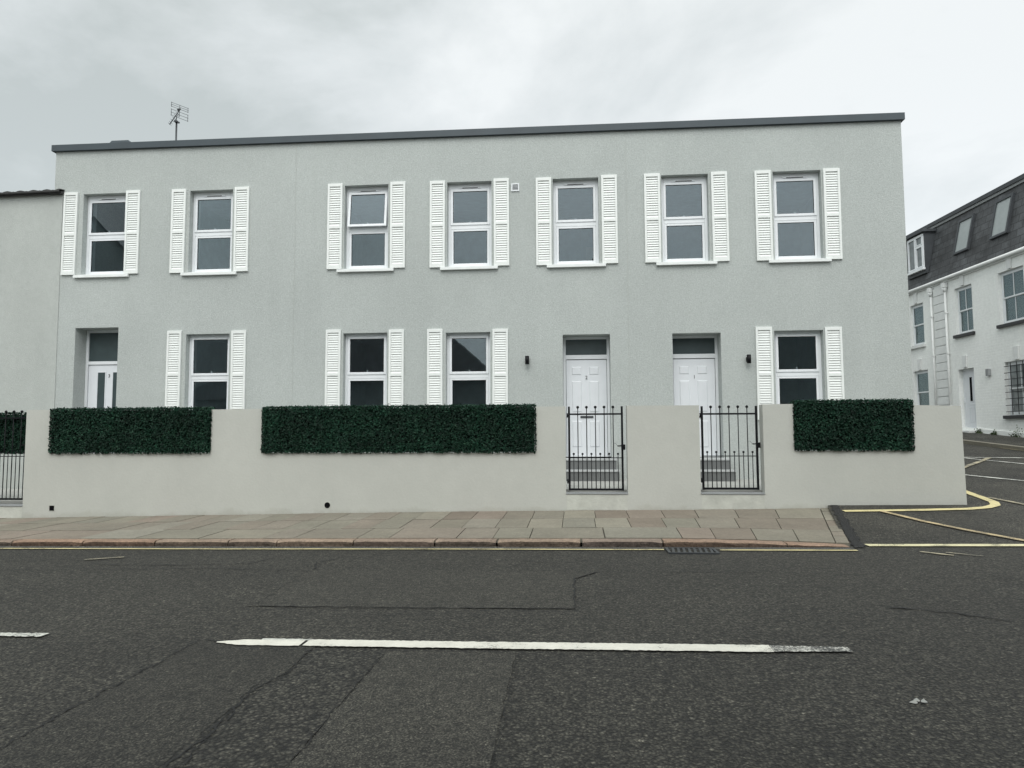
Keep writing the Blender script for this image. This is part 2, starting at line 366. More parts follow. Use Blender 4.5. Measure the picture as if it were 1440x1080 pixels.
# ------------------------------------------------------------------ ground, road, pavement
def zr(x): return 0.18 + 0.008 * max(-14, min(14, x))
def edge_x(y): return 3.11 + (y + 5.53) * 0.26 if y < -2.7 else 5.2
def H(x, y, side=True):
    z = zr(x)
    if side and x > 3.0: z += 0.085 * max(0, min(y, -2.8) + 5.3) + 0.072 * max(0, min(y, 60) + 2.8)
    return z
bm = bmesh.new(); vs = [bm.verts.new((a, b, -0.35)) for a, b in ((-500,-500),(500,-500),(500,500),(-500,500))]; bm.faces.new(vs)
tag(obj('ground', bm, M['verge']), kind='structure')
bm = bmesh.new()
xs = [-60, -14, -8, -4, 0, 3, 6, 10, 14, 60]
ys = [-13.38, -9.4, -5.3]
for i in range(len(xs)-1):
    for j in range(len(ys)-1):
        q = [(xs[i], ys[j]), (xs[i+1], ys[j]), (xs[i+1], ys[j+1]), (xs[i], ys[j+1])]
        bm.faces.new([bm.verts.new((a, b, zr(a))) for a, b in q])
bmesh.ops.remove_doubles(bm, verts=bm.verts, dist=0.0005)
tag(obj('road', bm, M['road']), kind='structure')
bm = bmesh.new()
rows = [-5.3, -4.6, -4.0, -3.4, -2.8, -2.701, -2.7, 0, 5, 12, 25, 40, 60]
prev = None
for yv in rows:
    xl = edge_x(yv) - 0.05
    if yv == -2.701: xl = 3.7
    line = [bm.verts.new((xv, yv, H(xv, yv))) for xv in (xl, 6.5, 9, 14, 30)]
    if prev:
        for a in range(4): bm.faces.new((prev[a], prev[a+1], line[a+1], line[a]))
    prev = line
tag(obj('side_street', bm, M['side_road']), kind='structure')

KT = [(-30,.05),(-14,.13),(-7.2,.187),(-5,.208),(-2.8,.230),(-.8,.247),(1.2,.264),(2.2,.250),(3.1,.214)]
WB = [(-30,.0),(-14,.09),(-9.6,.15),(-4.1,.26),(-.67,.32),(2,.35),(3.9,.385)]
YK0, YK1, YWALL = -5.50, -5.30, -2.8
def PZ(x, y):
    s = (y - YK0) / (YWALL - YK0); return lerp_tab(KT, x) * (1 - s) + lerp_tab(WB, x) * s
def pav_end(y): return 3.11 + (y + 5.50) * 0.26
# bedding under the slabs
bm = bmesh.new(); prev = None
for xv in [-30, -14, -7.2, -5, -2.8, -.8, 1.2, 2.2, 3.0]:
    line = [bm.verts.new((xv if xv < 2.9 else pav_end(yy) - .005, yy, PZ(xv, yy) - 0.022)) for yy in (YK0 + .02, -4.2, -2.6)]
    if prev:
        for a in range(2): bm.faces.new((prev[a], line[a], line[a+1], prev[a+1]))
    prev = line
tag(obj('pavement_bed', bm, M['joint']), kind='structure')
rnd = random.Random(3)
bm = bmesh.new()
def slab(bm, pts, g=0.010):
    cx = sum(p[0] for p in pts) / 4; cy = sum(p[1] for p in pts) / 4
    dz = rnd.uniform(-.002, .003); top = []; bot = []
    for x, y in pts:
        dx, dy = cx - x, cy - y; L = math.hypot(dx, dy); x2 = x + dx / L * g; y2 = y + dy / L * g
        top.append(bm.verts.new((x2, y2, PZ(x2, y2) + dz + rnd.uniform(-.0015, .0015)))); bot.append(bm.verts.new((x2, y2, PZ(x2, y2) - .035)))
    bm.faces.new(top)
    for i in range(4): bm.faces.new((bot[i], bot[(i+1)%4], top[(i+1)%4], top[i]))
rowy = [YK1 + .004, -4.50, -3.65, -2.79]
widths = [rnd.uniform(.36, .47) for _ in range(80)]
for r in range(3):
    x = -22.0; wi = 0
    y0, y1 = rowy[r], rowy[r+1]; skew = 0.0
    while True:
        wd = widths[wi] + (rnd.uniform(-.012, .012)); wi += 1
        if r == 0 and rnd.random() < .18: wd += widths[wi]; wi += 1
        x2 = x + wd
        s2 = 0.0 if x2 < 0.9 else min(0.26, (x2 - 0.9) * 0.12)
        lim0, lim1 = pav_end(y0) - .16, pav_end(y1) - .16
        a0, a1 = x + skew * (y0 + 5.4), x + skew * (y1 + 5.4)
        b0, b1 = x2 + s2 * (y0 + 5.4), x2 + s2 * (y1 + 5.4)
        last = b0 > lim0 - .15 or b1 > lim1 - .15
        if last: b0, b1 = lim0, lim1
        slab(bm, [(a0, y0), (b0, y0), (b1, y1), (a1, y1)])
        if last: break
        x = x2; skew = s2
# setts at the pavement's end
yy = -5.29
while yy < -2.85:
    y2 = min(-2.8, yy + rnd.uniform(.28, .5))
    slab(bm, [(pav_end(yy) - .155, yy), (pav_end(yy), yy), (pav_end(y2), y2), (pav_end(y2) - .155, y2)]); yy = y2
tag(obj('pavement', bm, M['slab'], recalc=False), kind='structure')
# kerb stones
bm = bmesh.new(); x = -24.0
while x < 3.10:
    L = rnd.choice([.55, .62, .75, .95, 1.0, 1.25, 1.4]); x2 = min(3.11, x + L)
    if 3.11 - x2 < .3: x2 = 3.11
    g = rnd.uniform(.005, .014); nseg = 7
    fr = []
    for i in range(nseg + 1):
        xx = x + g + (x2 - x - 2*g) * i / nseg; zt = lerp_tab(KT, xx) + rnd.uniform(-.003, .003)
        j1 = rnd.uniform(-.010, .010); j2 = rnd.uniform(-.012, .012)
        rad = .018 + (.010 if i in (0, nseg) else 0)
        fr.append([bm.verts.new(c) for c in ((xx, YK1, zt-.0), (xx, YK0 + .035, zt), (xx, YK0 + .008 + j1*.9, zt - rad + .008), (xx, YK0 + j1, (zt + zr(xx)) / 2 + .005), (xx, YK0 - .004 + j2, zr(xx) - .05), (xx, YK1, zr(xx) - .05))])
    for i in range(nseg):
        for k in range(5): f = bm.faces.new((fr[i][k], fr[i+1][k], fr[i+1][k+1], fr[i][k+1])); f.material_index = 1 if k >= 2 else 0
    bm.faces.new(fr[0]); bm.faces.new(fr[-1][::-1])
    x = x2
tag(obj('kerb', bm, [M['kerb'], M['kerb_face']], recalc=False), kind='structure')

# flat sheets over the road
def sheet(name, polys, mat, dz=0.004, side=False):
    bm = bmesh.new()
    for pts in polys: bm.faces.new([bm.verts.new((x, y, (H(x, y) if side else zr(x)) + dz)) for x, y in pts])
    bmesh.ops.recalc_face_normals(bm, faces=bm.faces)
    for f in bm.faces:
        if f.normal.z < 0: f.normal_flip()
    return tag(obj(name, bm, mat, recalc=False), kind='structure')
def jag(pts, step=0.06, amp=0.012, seed=1):
    r = random.Random(seed); out = []
    for (x0, y0), (x1, y1) in zip(pts, pts[1:]):
        L = math.hypot(x1-x0, y1-y0); n = max(1, int(L / step))
        for i in range(n):
            k = i / n; a = amp if i else amp * .3
            out.append((x0 + (x1-x0)*k + r.uniform(-a, a), y0 + (y1-y0)*k + r.uniform(-a, a)))
    out.append(pts[-1]); return out
sheet('road_patch', [jag([(-2.47,-9.42),(-1.66,-9.44),(-1.64,-9.99),(-1.70,-10.3),(-1.66,-13.3),(-2.50,-13.3),(-2.47,-9.42)], .08, .008)[:-1]], M['patch_fine'])
sheet('road_patch', [jag([(-1.655,-9.56),(-1.18,-9.60),(-1.17,-13.3),(-1.655,-13.3),(-1.70,-10.3),(-1.635,-9.99),(-1.655,-9.56)], .08, .006, 2)[:-1]], M['patch_coarse'])
sheet('road_patch', [jag([(-1.175,-9.60),(-0.38,-9.58),(-0.33,-13.3),(-1.165,-13.3),(-1.175,-9.60)], .08, .008, 3)[:-1]], M['patch_smooth'])
sheet('road_patch', [jag([(-2.6,-8.48),(-0.02,-8.48),(-0.03,-7.36),(0.19,-7.02),(-1.2,-7.0),(-2.62,-7.02),(-2.6,-8.48)], .08, .01, 4)[:-1]], M['patch_old'])
# cracks: thin jagged ribbons, one sheet
bm = bmesh.new(); cr_r = random.Random(11)
def crack(pts, wd, amp=.014, step=.05):
    pl = jag(pts, step, amp, cr_r.random())
    prev = None
    for i, (x, y) in enumerate(pl):
        a = pl[max(0, i-1)]; b = pl[min(len(pl)-1, i+1)]; dx, dy = b[0]-a[0], b[1]-a[1]; L = math.hypot(dx, dy) or 1
        ww = wd * cr_r.uniform(.35, 1.0) * (0.3 if i in (0, len(pl)-1) else 1); nx, ny = -dy/L*ww/2, dx/L*ww/2
        cur = (bm.verts.new((x+nx, y+ny, zr(x)+.008)), bm.verts.new((x-nx, y-ny, zr(x)+.008)))
        if prev: bm.faces.new((prev[0], prev[1], cur[1], cur[0]))
        prev = cur
crack([(-2.46,-13.0),(-2.48,-11.0),(-2.49,-10.4),(-2.47,-9.42),(-2.22,-9.45)], .015, .02, .03)
crack([(-1.66,-13.0),(-1.66,-11.1),(-1.64,-10.8),(-1.70,-10.28),(-1.63,-9.99),(-1.66,-9.53)], .014, .018, .03)
crack([(-1.60,-13.0),(-1.61,-11.06),(-1.66,-10.74),(-1.73,-10.2)], .010, .02, .03)
crack([(-1.18,-9.62),(-1.17,-11.0),(-1.15,-13.2)], .006)
crack([(-1.17,-9.60),(-.4,-9.59)], .007)
crack([(-.36,-9.6),(-.31,-13.2)], .006)
crack([(-2.5,-8.48),(-1.71,-8.52),(-.02,-8.48),(-.03,-7.5),(-.03,-7.36),(.19,-7.02)], .016, .012)
crack([(.19,-7.02),(1.1,-7.0),(1.92,-7.02),(3.0,-7.2),(4.1,-7.3)], .012, .02, .08)
crack([(-7.5,-7.15),(-5.92,-7.06),(-3.78,-6.93),(-2.62,-7.02)], .016, .02, .08)
crack([(-5.2,-6.75),(-4.19,-6.74),(-3.46,-6.64),(-3.32,-6.24)], .022, .03, .09)
crack([(-2.62,-7.02),(-2.75,-6.55),(-2.6,-6.3)], .02, .03, .07)
crack([(-2.3,-7.0),(-2.62,-7.6),(-2.55,-8.45)], .008)
crack([(2.3,-8.36),(2.49,-8.41),(2.7,-8.49),(2.98,-8.72)], .035, .02, .05)
crack([(-.6,-6.4),(-.2,-6.55)], .018, .02)
crack([(-6.6,-6.6),(-5.6,-6.45),(-4.9,-6.5)], .010, .02)
tag(obj('road_cracks', bm, M['crack']), kind='structure')
bm = None
sheet('tar_seam', [jag([(3.11,-5.56),(3.25,-5.54),(3.33,-5.2),(3.50,-4.5),(3.82,-3.2),(3.91,-2.83),(3.80,-2.83),(3.11,-5.56)], .06, .022, 5)[:-1]], M['tar'], 0.010, True)

# painted lines
def ribbon(name, pts, wd, mat, dz=0.011, side=False, step=.12, jit=.004, seed=0):
    bm = bmesh.new(); r = random.Random(seed); P = []
    for (x0, y0), (x1, y1) in zip(pts, pts[1:]):
        L = math.hypot(x1-x0, y1-y0); n = max(1, int(L/step))
        P += [(x0+(x1-x0)*i/n, y0+(y1-y0)*i/n) for i in range(n)]
    P.append(pts[-1]); prev = None
    for i, (x, y) in enumerate(P):
        a = P[max(0, i-3)]; b = P[min(len(P)-1, i+3)]; dx, dy = b[0]-a[0], b[1]-a[1]; L = math.hypot(dx, dy) or 1
        wv = wd(i/(len(P)-1)) if callable(wd) else wd
        nx, ny = -dy/L/2, dx/L/2; cur = []
        for s in (1, -1):
            ww = wv + r.uniform(-jit, jit); xx, yy = x + s*nx*ww, y + s*ny*ww
            cur.append(bm.verts.new((xx, yy, (H(xx, yy) if side else zr(xx)) + dz)))
        if prev: bm.faces.new((prev[0], prev[1], cur[1], cur[0]))
        prev = cur
    bmesh.ops.recalc_face_normals(bm, faces=bm.faces)
    for f in bm.faces:
        if f.normal.z < 0: f.normal_flip()
    return tag(obj(name, bm, mat, recalc=False), kind='structure')
ribbon('yellow_line', [(-24,-5.72),(-7,-5.71),(-4.3,-5.725),(-1.75,-5.70),(0.98,-5.71)], .050, M['paint_yellow'], seed=1, jit=.010)
ribbon('yellow_line', [(1.6,-5.73),(3.08,-5.735)], .060, M['paint_yellow'], seed=2, jit=.006)
ribbon('white_line', [(-2.33,-9.475),(-1.76,-9.475)], lambda k: .02 + .10*min(1, k*3.5), M['paint_white'], seed=3, jit=.010, step=.03)
ribbon('white_line', [(-2.06,-9.405),(-1.72,-9.40)], .03, M['paint_white_worn'], seed=33, jit=.014, step=.02)
ribbon('white_line', [(-1.74,-9.463),(-.5,-9.465),(0.9,-9.455),(1.17,-9.455)], .140, M['paint_white'], seed=4, jit=.011, step=.018)
ribbon('white_line', [(1.172,-9.455),(1.63,-9.450)], lambda k: .12 - .03*k, M['paint_white_flaked'], seed=34, jit=.016, step=.018)
ribbon('white_line', [(-8.0,-9.37),(-3.60,-9.372)], .08, M['paint_white_worn'], seed=5, jit=.020, step=.025)
ribbon('box_marking', [(3.32,-5.37),(14,-5.32)], .155, M['paint_yellow_pale'], .012, True, seed=6, jit=.008)
ribbon('box_marking', [(3.82,-3.30),(4.35,-3.27),(5.0,-3.23),(5.6,-3.16),(5.9,-3.06),(6.12,-2.88),(6.24,-2.62),(6.27,-2.4),(6.33,-1.9),(6.40,-1.3),(6.5,0),(6.8,5)], .13, M['paint_yellow'], .012, True, seed=7, jit=.012)
ribbon('box_marking', [(4.33,-3.33),(4.57,-4.02),(4.84,-4.56),(5.17,-5.1),(5.3,-5.3)], .085, M['paint_yellow_soft'], .016, True, seed=8, jit=.008)
ribbon('box_marking', [(6.40,-2.2),(6.52,-2.75),(6.65,-3.4),(7.1,-5.3)], .08, M['paint_yellow_worn'], .014, True, seed=9)
ribbon('box_marking', [(7.3,.75),(7.46,.44),(7.73,.02),(7.99,-.37),(8.6,-1.3),(10.2,-3.6)], .10, M['paint_white_worn'], .012, True, seed=10)
ribbon('box_marking', [(8.6,4.2),(8.99,3.35),(9.52,2.20),(10.3,.5),(12.0,-3.2)], .10, M['paint_white_worn'], .012, True, seed=11)
ribbon('box_marking', [(8.9,3.58),(10.17,3.30),(11.2,3.1)], .10, M['paint_white_worn'], .016, True, seed=12)
ribbon('box_marking', [(7.8,1.35),(8.18,1.82),(8.88,2.64),(9.5,3.4)], .10, M['paint_yellow_worn'], .020, True, seed=13)
ribbon('yellow_line', [(10.55,12),(11.0,7.0),(11.12,5.4),(11.35,3.6),(11.8,0)], .09, M['paint_yellow_worn'], .012, True, seed=14)
ribbon('paint_fleck', [(3.70,-5.82),(3.93,-6.06)], .05, M['paint_yellow_worn'], .012, seed=15, jit=.02, step=.05)
ribbon('paint_fleck', [(3.95,-5.86),(4.2,-6.1)], .04, M['paint_yellow_worn'], .012, seed=16, jit=.02, step=.05)
ribbon('paint_fleck', [(-5.42,-6.48),(-5.08,-6.30)], .05, M['paint_yellow_worn'], .012, seed=17, jit=.02, step=.05)
sheet('gutter', [jag([(-24,-5.66),(3.1,-5.66),(3.1,-5.49),(-24,-5.49),(-24,-5.66)], .15, .012, 9)[:-1]], M['gutter'], 0.005)
# a small flattened scrap on the road
bm = bmesh.new()
for i in range(3):
    cx, cy = 1.64 + i * .022 - .02, -10.29 + (i % 2) * .02
    ring = [bm.verts.new((cx + math.cos(a) * .020 * rnd.uniform(.6, 1.2), cy + math.sin(a) * .016 * rnd.uniform(.6, 1.2), zr(cx) + .005 + .003*i)) for a in [k * .785 for k in range(8)]]
    top = bm.verts.new((cx, cy, zr(cx) + .016 + .004 * i))
    for k in range(8): bm.faces.new((ring[k], ring[(k+1) % 8], top))
tag(obj('litter_scrap', bm, M['garden']), 'small pale flattened scrap lying on the road', 'litter')
# gully grate at the kerb
GX0, GX1 = 1.0, 1.55
gr = thing('drain_grate', (1.27, -5.78, zr(1.27)), 'slatted iron gully grate in the gutter beside the kerb', 'drain grate'); G0 = tuple(gr.location)
bm = bmesh.new(); z = zr(1.27) + .012
box(bm, GX0, GX1, -5.97, -5.94, z-.03, z+.006); box(bm, GX0, GX1, -5.62, -5.59, z-.03, z+.006); box(bm, GX0, GX0+.03, -5.94, -5.62, z-.03, z+.006); box(bm, GX1-.03, GX1, -5.94, -5.62, z-.03, z+.006)
obj('frame', bm, M['steel'], gr, G0)
bm = bmesh.new()
for i in range(8):
    xx = GX0 + .045 + i * .06
    hexa(bm, [(xx+a, b, c) for c in (z-.02, z+.004) for a, b in ((0,-5.94),(.028,-5.94),(.058,-5.62),(.03,-5.62))])
obj('bar', bm, M['steel'], gr, G0)
bm = bmesh.new(); box(bm, GX0+.03, GX1-.03, -5.94, -5.62, z-.028, z-.021); obj('pit', bm, M['dark'], gr, G0)

# garden floor and far pavement
bm = bmesh.new(); box(bm, -8.9, 5.62, -2.58, -.002, .2, .635); box(bm, -20, -8.902, -2.58, -.002, .1, .42)
tag(obj('garden_path', bm, M['garden']), kind='structure')
bm = bmesh.new(); prev = None
def kx(y): return 11.76 - .12 * y if y < 15 else 9.96
for yv in (-5.2, -2.8, 0, 3, 6, 9, 12, 15, 25, 60):
    a = kx(yv); b = 14.6 - .062 * yv
    line = [bm.verts.new(c) for c in ((a, yv, H(a, yv) - .05), (a, yv, H(a, yv) + .095), (a + .16, yv, H(a, yv) + .10), (b, yv, H(a, yv) + .10))]
    if prev:
        for k in range(3):
            f = bm.faces.new((prev[k], line[k], line[k+1], prev[k+1])); f.material_index = 0 if k < 2 else 1
    prev = line
tag(obj('far_pavement', bm, [M['slab'], M['side_road']]), kind='structure')
bm = bmesh.new()
box(bm, -60, 60, -16.6, -13.38, -.1, .27)
tag(obj('near_pavement', bm, M['garden']), kind='structure')

# ------------------------------------------------------------------ the grey building
def topz(x): return 7.62 + (x + 11.09) / 17.42 * (7.54 - 7.62)
B0 = (-2.4, 4.0, 0.1)
bld = thing('terraced_building', B0, 'long two-storey grey rendered building with white louvred shutters behind the garden wall', 'building')
UP = [(-10.42,-9.46,-10.85,-10.54,-9.44,-9.13), (-8.04,-7.10,-8.43,-8.13,-7.04,-6.73), (-4.70,-3.78,-5.05,-4.74,-3.73,-3.42), (-2.56,-1.65,-2.91,-2.61,-1.60,-1.30),
      (-0.41,.50,-.75,-.45,.56,.86), (1.74,2.65,1.40,1.70,2.71,3.01), (3.89,4.80,3.54,3.84,4.83,5.13)]
LO = [(-8.04,-7.10,-8.44,-8.13,-7.04,-6.74), (-4.69,-3.78,-5.05,-4.75,-3.74,-3.44), (-2.58,-1.68,-2.95,-2.65,-1.64,-1.34), (3.83,4.74,3.47,3.77,4.77,5.08)]
def lv(x): return -0.0035 * (x + 2.5)        # everything on this front falls very slightly to the right
ops = []
for a in UP: ops.append((a[0], a[1], round(4.875 + lv(a[0]), 3), round(6.645 + lv(a[0]), 3)))
for a in LO: ops.append((a[0], a[1], 1.80, round(3.555 + 3.2*lv(a[0]), 3)))
DO = [(-10.49,-9.53,.5,3.79), (-.24,.69,.7,3.475), (1.895,2.82,.7,3.465)]
bm = bmesh.new()
wall_panel(bm, -11.09, 6.335, -.2, topz, .40, ops + DO)
box(bm, -11.09, -10.74, .401, 9, -.2, 7.55); box(bm, 5.985, 6.335, .401, 9, -.2, 7.50); box(bm, -11.09, 6.335, 9.001, 9.3, -.2, 7.5)
obj('wall', bm, M['render'], bld, B0)
bm = bmesh.new(); box(bm, -10.73, 5.98, .402, 8.99, 7.15, 7.25); obj('roof', bm, M['coping'], bld, B0)
bm = bmesh.new()
hexa(bm, [(-11.15,-.07,7.622),(6.385,-.07,7.540),(6.385,.42,7.540),(-11.15,.42,7.622),(-11.15,-.07,7.755),(6.385,-.07,7.675),(6.385,.42,7.675),(-11.15,.42,7.755)])
hexa(bm, [(6.02,.421,7.52),(6.385,.421,7.52),(6.385,9.3,7.52),(6.02,9.3,7.52),(6.02,.421,7.66),(6.385,.421,7.66),(6.385,9.3,7.66),(6.02,9.3,7.66)])
hexa(bm, [(-11.15,.421,7.6),(-10.7,.421,7.6),(-10.7,9.3,7.6),(-11.15,9.3,7.6),(-11.15,.421,7.74),(-10.7,.421,7.74),(-10.7,9.3,7.74),(-11.15,9.3,7.74)])
obj('coping', bm, M['coping'], bld, B0)
# expansion joints: thin proud beads in the render
for xj in (-5.745, 1.055):
    bm = bmesh.new(); box(bm, xj-.005, xj+.005, -.004, .01, .4, topz(xj) - .01); obj('render_joint', bm, M['render_smooth'], bld, B0)
# rooms
bm = bmesh.new()
def room(x0, x1, z0, z1):
    y0, y1 = .402, 3.6
    v = [bm.verts.new(c) for c in ((x0,y0,z0),(x1,y0,z0),(x1,y1,z0),(x0,y1,z0),(x0,y0,z1),(x1,y0,z1),(x1,y1,z1),(x0,y1,z1))]
    for q in ((0,1,2,3),(7,6,5,4),(1,5,6,2),(2,6,7,3),(3,7,4,0)): bm.faces.new([v[i] for i in q])
for a in UP: room(a[0]-.7, a[1]+.7, 4.12, 6.95)
for a in LO: room(a[0]-.6, a[1]+.6, 1.0, 3.8)
obj('interior', bm, M['interior'], bld, B0, recalc=False)
bm = bmesh.new()
box(bm, .30, .62, 3.50, 3.59, 4.13, 6.15); box(bm, .70, .78, 3.50, 3.59, 4.13, 6.2); obj('inner_door', bm, M['plaster'], bld, B0)
def frame_ring(bm, x0, x1, z0, z1, wd, y0, y1, bev=.004, wb=None):
    wb = wb or wd
    box(bm, x0, x0+wd, y0, y1, z0, z1, bev); box(bm, x1-wd, x1, y0, y1, z0, z1, bev)
    box(bm, x0+wd, x1-wd, y0+.0005, y1, z1-wd, z1, bev); box(bm, x0+wd, x1-wd, y0+.0005, y1, z0, z0+wb, bev)
def make_window(parent, org, x0, x1, z0, z1, tilt=0.0, sill=True, vent=True, yb=.14):
    bm = bmesh.new()
    frame_ring(bm, x0, x1, z0, z1, .055, yb, yb+.07, .004, .06)
    zt = z0 + (z1-z0) * (.49 if vent else .505)
    box(bm, x0+.055, x1-.055, yb+.001, yb+.069, zt-.044, zt+.044, .004)
    fr = obj('window', bm, M['upvc'], parent, org)
    for k, (a, b) in enumerate(((zt+.036, z1-(.108 if vent else .052)), (z0+.055, zt-.038))):
        bm = bmesh.new(); top = k == 0
        y0 = yb - .016 if top else yb + .006
        sx0, sx1 = x0 + (.05 if top else .057), x1 - (.05 if top else .057)
        frame_ring(bm, sx0, sx1, a, b, .05, y0, y0+.05, .005)
        if top and vent: box(bm, x0+.055, x1-.055, yb+.002, yb+.068, z1-.109, z1-.054)
        ang = tilt if top else 0.0
        s = obj('sash', bm, M['upvc'], fr, org)
        bm = bmesh.new(); box(bm, sx0+.049, sx1-.049, y0+.022, y0+.028, a+.049, b-.049)
        g = obj('pane', bm, M['glass'], fr, org)
        bm = bmesh.new()    # dark rubber gasket round the glass
        frame_ring(bm, sx0+.048, sx1-.048, a+.048, b-.048, .007, y0+.012, y0+.021, 0)
        k2 = obj('gasket', bm, M['dark'], fr, org)
        if top:
            bm = bmesh.new(); xm = (sx0+sx1)/2; box(bm, xm-.012, xm+.012, y0+.05, y0+.075, a+.01, a+.10, .003)
            hd = obj('handle', bm, M['upvc'], fr, org)
            if ang:
                piv = Vector((0, y0, b)) - Vector(org)
                T = Matrix.Translation(piv) @ Matrix.Rotation(-ang, 4, 'X') @ Matrix.Translation(-piv)
                for q in (s, g, k2, hd): q.data.transform(T)
    bm = bmesh.new()     # plastered inside reveal
    box(bm, x0+.0005, x0+.006, yb+.072, .42, z0, z1); box(bm, x1-.006, x1-.0005, yb+.072, .42, z0, z1); box(bm, x0+.0065, x1-.0065, yb+.072, .42, z1-.006, z1-.001); box(bm, x0+.0065, x1-.0065, yb+.072, .45, z0, z0+.02)
    obj('inner_reveal', bm, M['plaster'], fr, org)
    if vent:
        bm = bmesh.new(); xm = (x0+x1)/2; box(bm, xm-.23, xm+.23, yb-.016, yb-.001, z1-.098, z1-.066, .004)
        obj('trickle_vent', bm, M['upvc'], fr, org)
        bm = bmesh.new(); box(bm, xm-.16, xm+.16, yb-.020, yb-.0165, z1-.092, z1-.080); obj('vent_slot', bm, M['dark'], fr, org)
    if sill:
        bm = bmesh.new()
        hexa(bm, [(x0-.13,-.065,z0-.062),(x1+.13,-.065,z0-.062),(x1+.13,-.001,z0-.062),(x0-.13,-.001,z0-.062),(x0-.13,-.065,z0-.008),(x1+.13,-.065,z0-.008),(x1+.13,-.001,z0),(x0-.13,-.001,z0)])
        box(bm, x0+.001, x1-.001, 0, yb+.02, z0-.004, z0+.012)
        obj('sill', bm, M['sill'], fr, org)
    return fr
for i, (a, o_) in enumerate(zip(UP, ops)):
    make_window(bld, B0, a[0]+.001, a[1]-.001, o_[2]+.013, o_[3]-.001, tilt=R_(7) if i == 2 else 0)
for a, o_ in zip(LO, ops[7:]):
    make_window(bld, B0, a[0]+.001, a[1]-.001, o_[2]+.013, o_[3]-.001, vent=False)
# interior reveals are part of the wall panel; louvred shutter, built once
bm = bmesh.new(); SW, SH = .31, 1.79
st = .042
box(bm, 0, st, -.042, -.002, 0, SH, .004); box(bm, SW-st, SW, -.042, -.002, 0, SH, .004)
for a, b in ((0, .085), (.845, .905), (SH-.065, SH)): box(bm, st, SW-st, -.0415, -.002, a, b, .004)
box(bm, st, SW-st, -.010, -.003, .085, SH-.065)
for a, b in ((.085, .845), (.905, SH-.065)):
    n = int((b-a)/.047); pz = (b-a)/n
    for i in range(n):
        zc_ = a + pz * (i+.5) + rnd.uniform(-.003, .003)
        hexa(bm, [(st, -.031, zc_-.024), (SW-st, -.031, zc_-.024), (SW-st, -.025, zc_-.026), (st, -.025, zc_-.026),
                  (st, -.017, zc_+.016), (SW-st, -.017, zc_+.016), (SW-st, -.011, zc_+.014), (st, -.011, zc_+.014)])
sh0 = obj('shutter', bm, M['shutter'], bld)
first = True
for grp, z_lo in ((UP, 4.885), (LO, None)):
    for a in grp:
        for xa in (a[2], a[4]):
            s = sh0 if first else sh0.copy()
            if not first: C.objects.link(s)
            first = False; s.parent = bld
            zz = (4.885 + 1.3*lv(xa)) if z_lo else (3.62 - SH + 3.2*lv(xa))
            s.location = (xa - B0[0], -B0[1], zz - B0[2] + (0.005 * ((hash(round(xa*100)) % 3) - 1)))
            s.rotation_euler = (0, R_(((round(xa*37) % 5) - 2) * .12), 0)
# doors
def digit(txt, x, y, z, size, parent, org):
    cu = bpy.data.curves.new('digit', 'FONT'); cu.body = txt; cu.size = size; cu.align_x = 'CENTER'; cu.align_y = 'CENTER'; cu.extrude = .003
    tmp = bpy.data.objects.new('numeral_tmp', cu); C.objects.link(tmp)
    me = bpy.data.meshes.new_from_object(tmp.evaluated_get(bpy.context.evaluated_depsgraph_get()))
    bpy.data.objects.remove(tmp); bpy.data.curves.remove(cu)
    me.transform(Matrix.Translation((x - org[0], y - org[1], z - org[2])) @ Matrix.Rotation(R_(90), 4, 'X'))
    me.materials.clear(); me.materials.append(M['digit'])
    o = bpy.data.objects.new('numeral', me); C.objects.link(o); o.parent = parent; return o
def raised(bm, x0, x1, z0, z1, y, d=.012, s=.022):
    # moulded panel: sunk groove then raised field, made as a frustum on a thin frame
    hexa(bm, [(x0,y,z0),(x1,y,z0),(x1,y+.02,z0),(x0,y+.02,z0),(x0,y,z1),(x1,y,z1),(x1,y+.02,z1),(x0,y+.02,z1)])
    pts = [(x0+s*k, z0+s*k, x1-s*k, z1-s*k) for k in (.15, .9)]
    a = [bm.verts.new((X, y, Z)) for X, Z in ((pts[0][0],pts[0][1]),(pts[0][2],pts[0][1]),(pts[0][2],pts[0][3]),(pts[0][0],pts[0][3]))]
    b = [bm.verts.new((X, y-d, Z)) for X, Z in ((pts[1][0],pts[1][1]),(pts[1][2],pts[1][1]),(pts[1][2],pts[1][3]),(pts[1][0],pts[1][3]))]
    bm.faces.new(b)
    for i in range(4): bm.faces.new((a[i], a[(i+1)%4], b[(i+1)%4], b[i]))
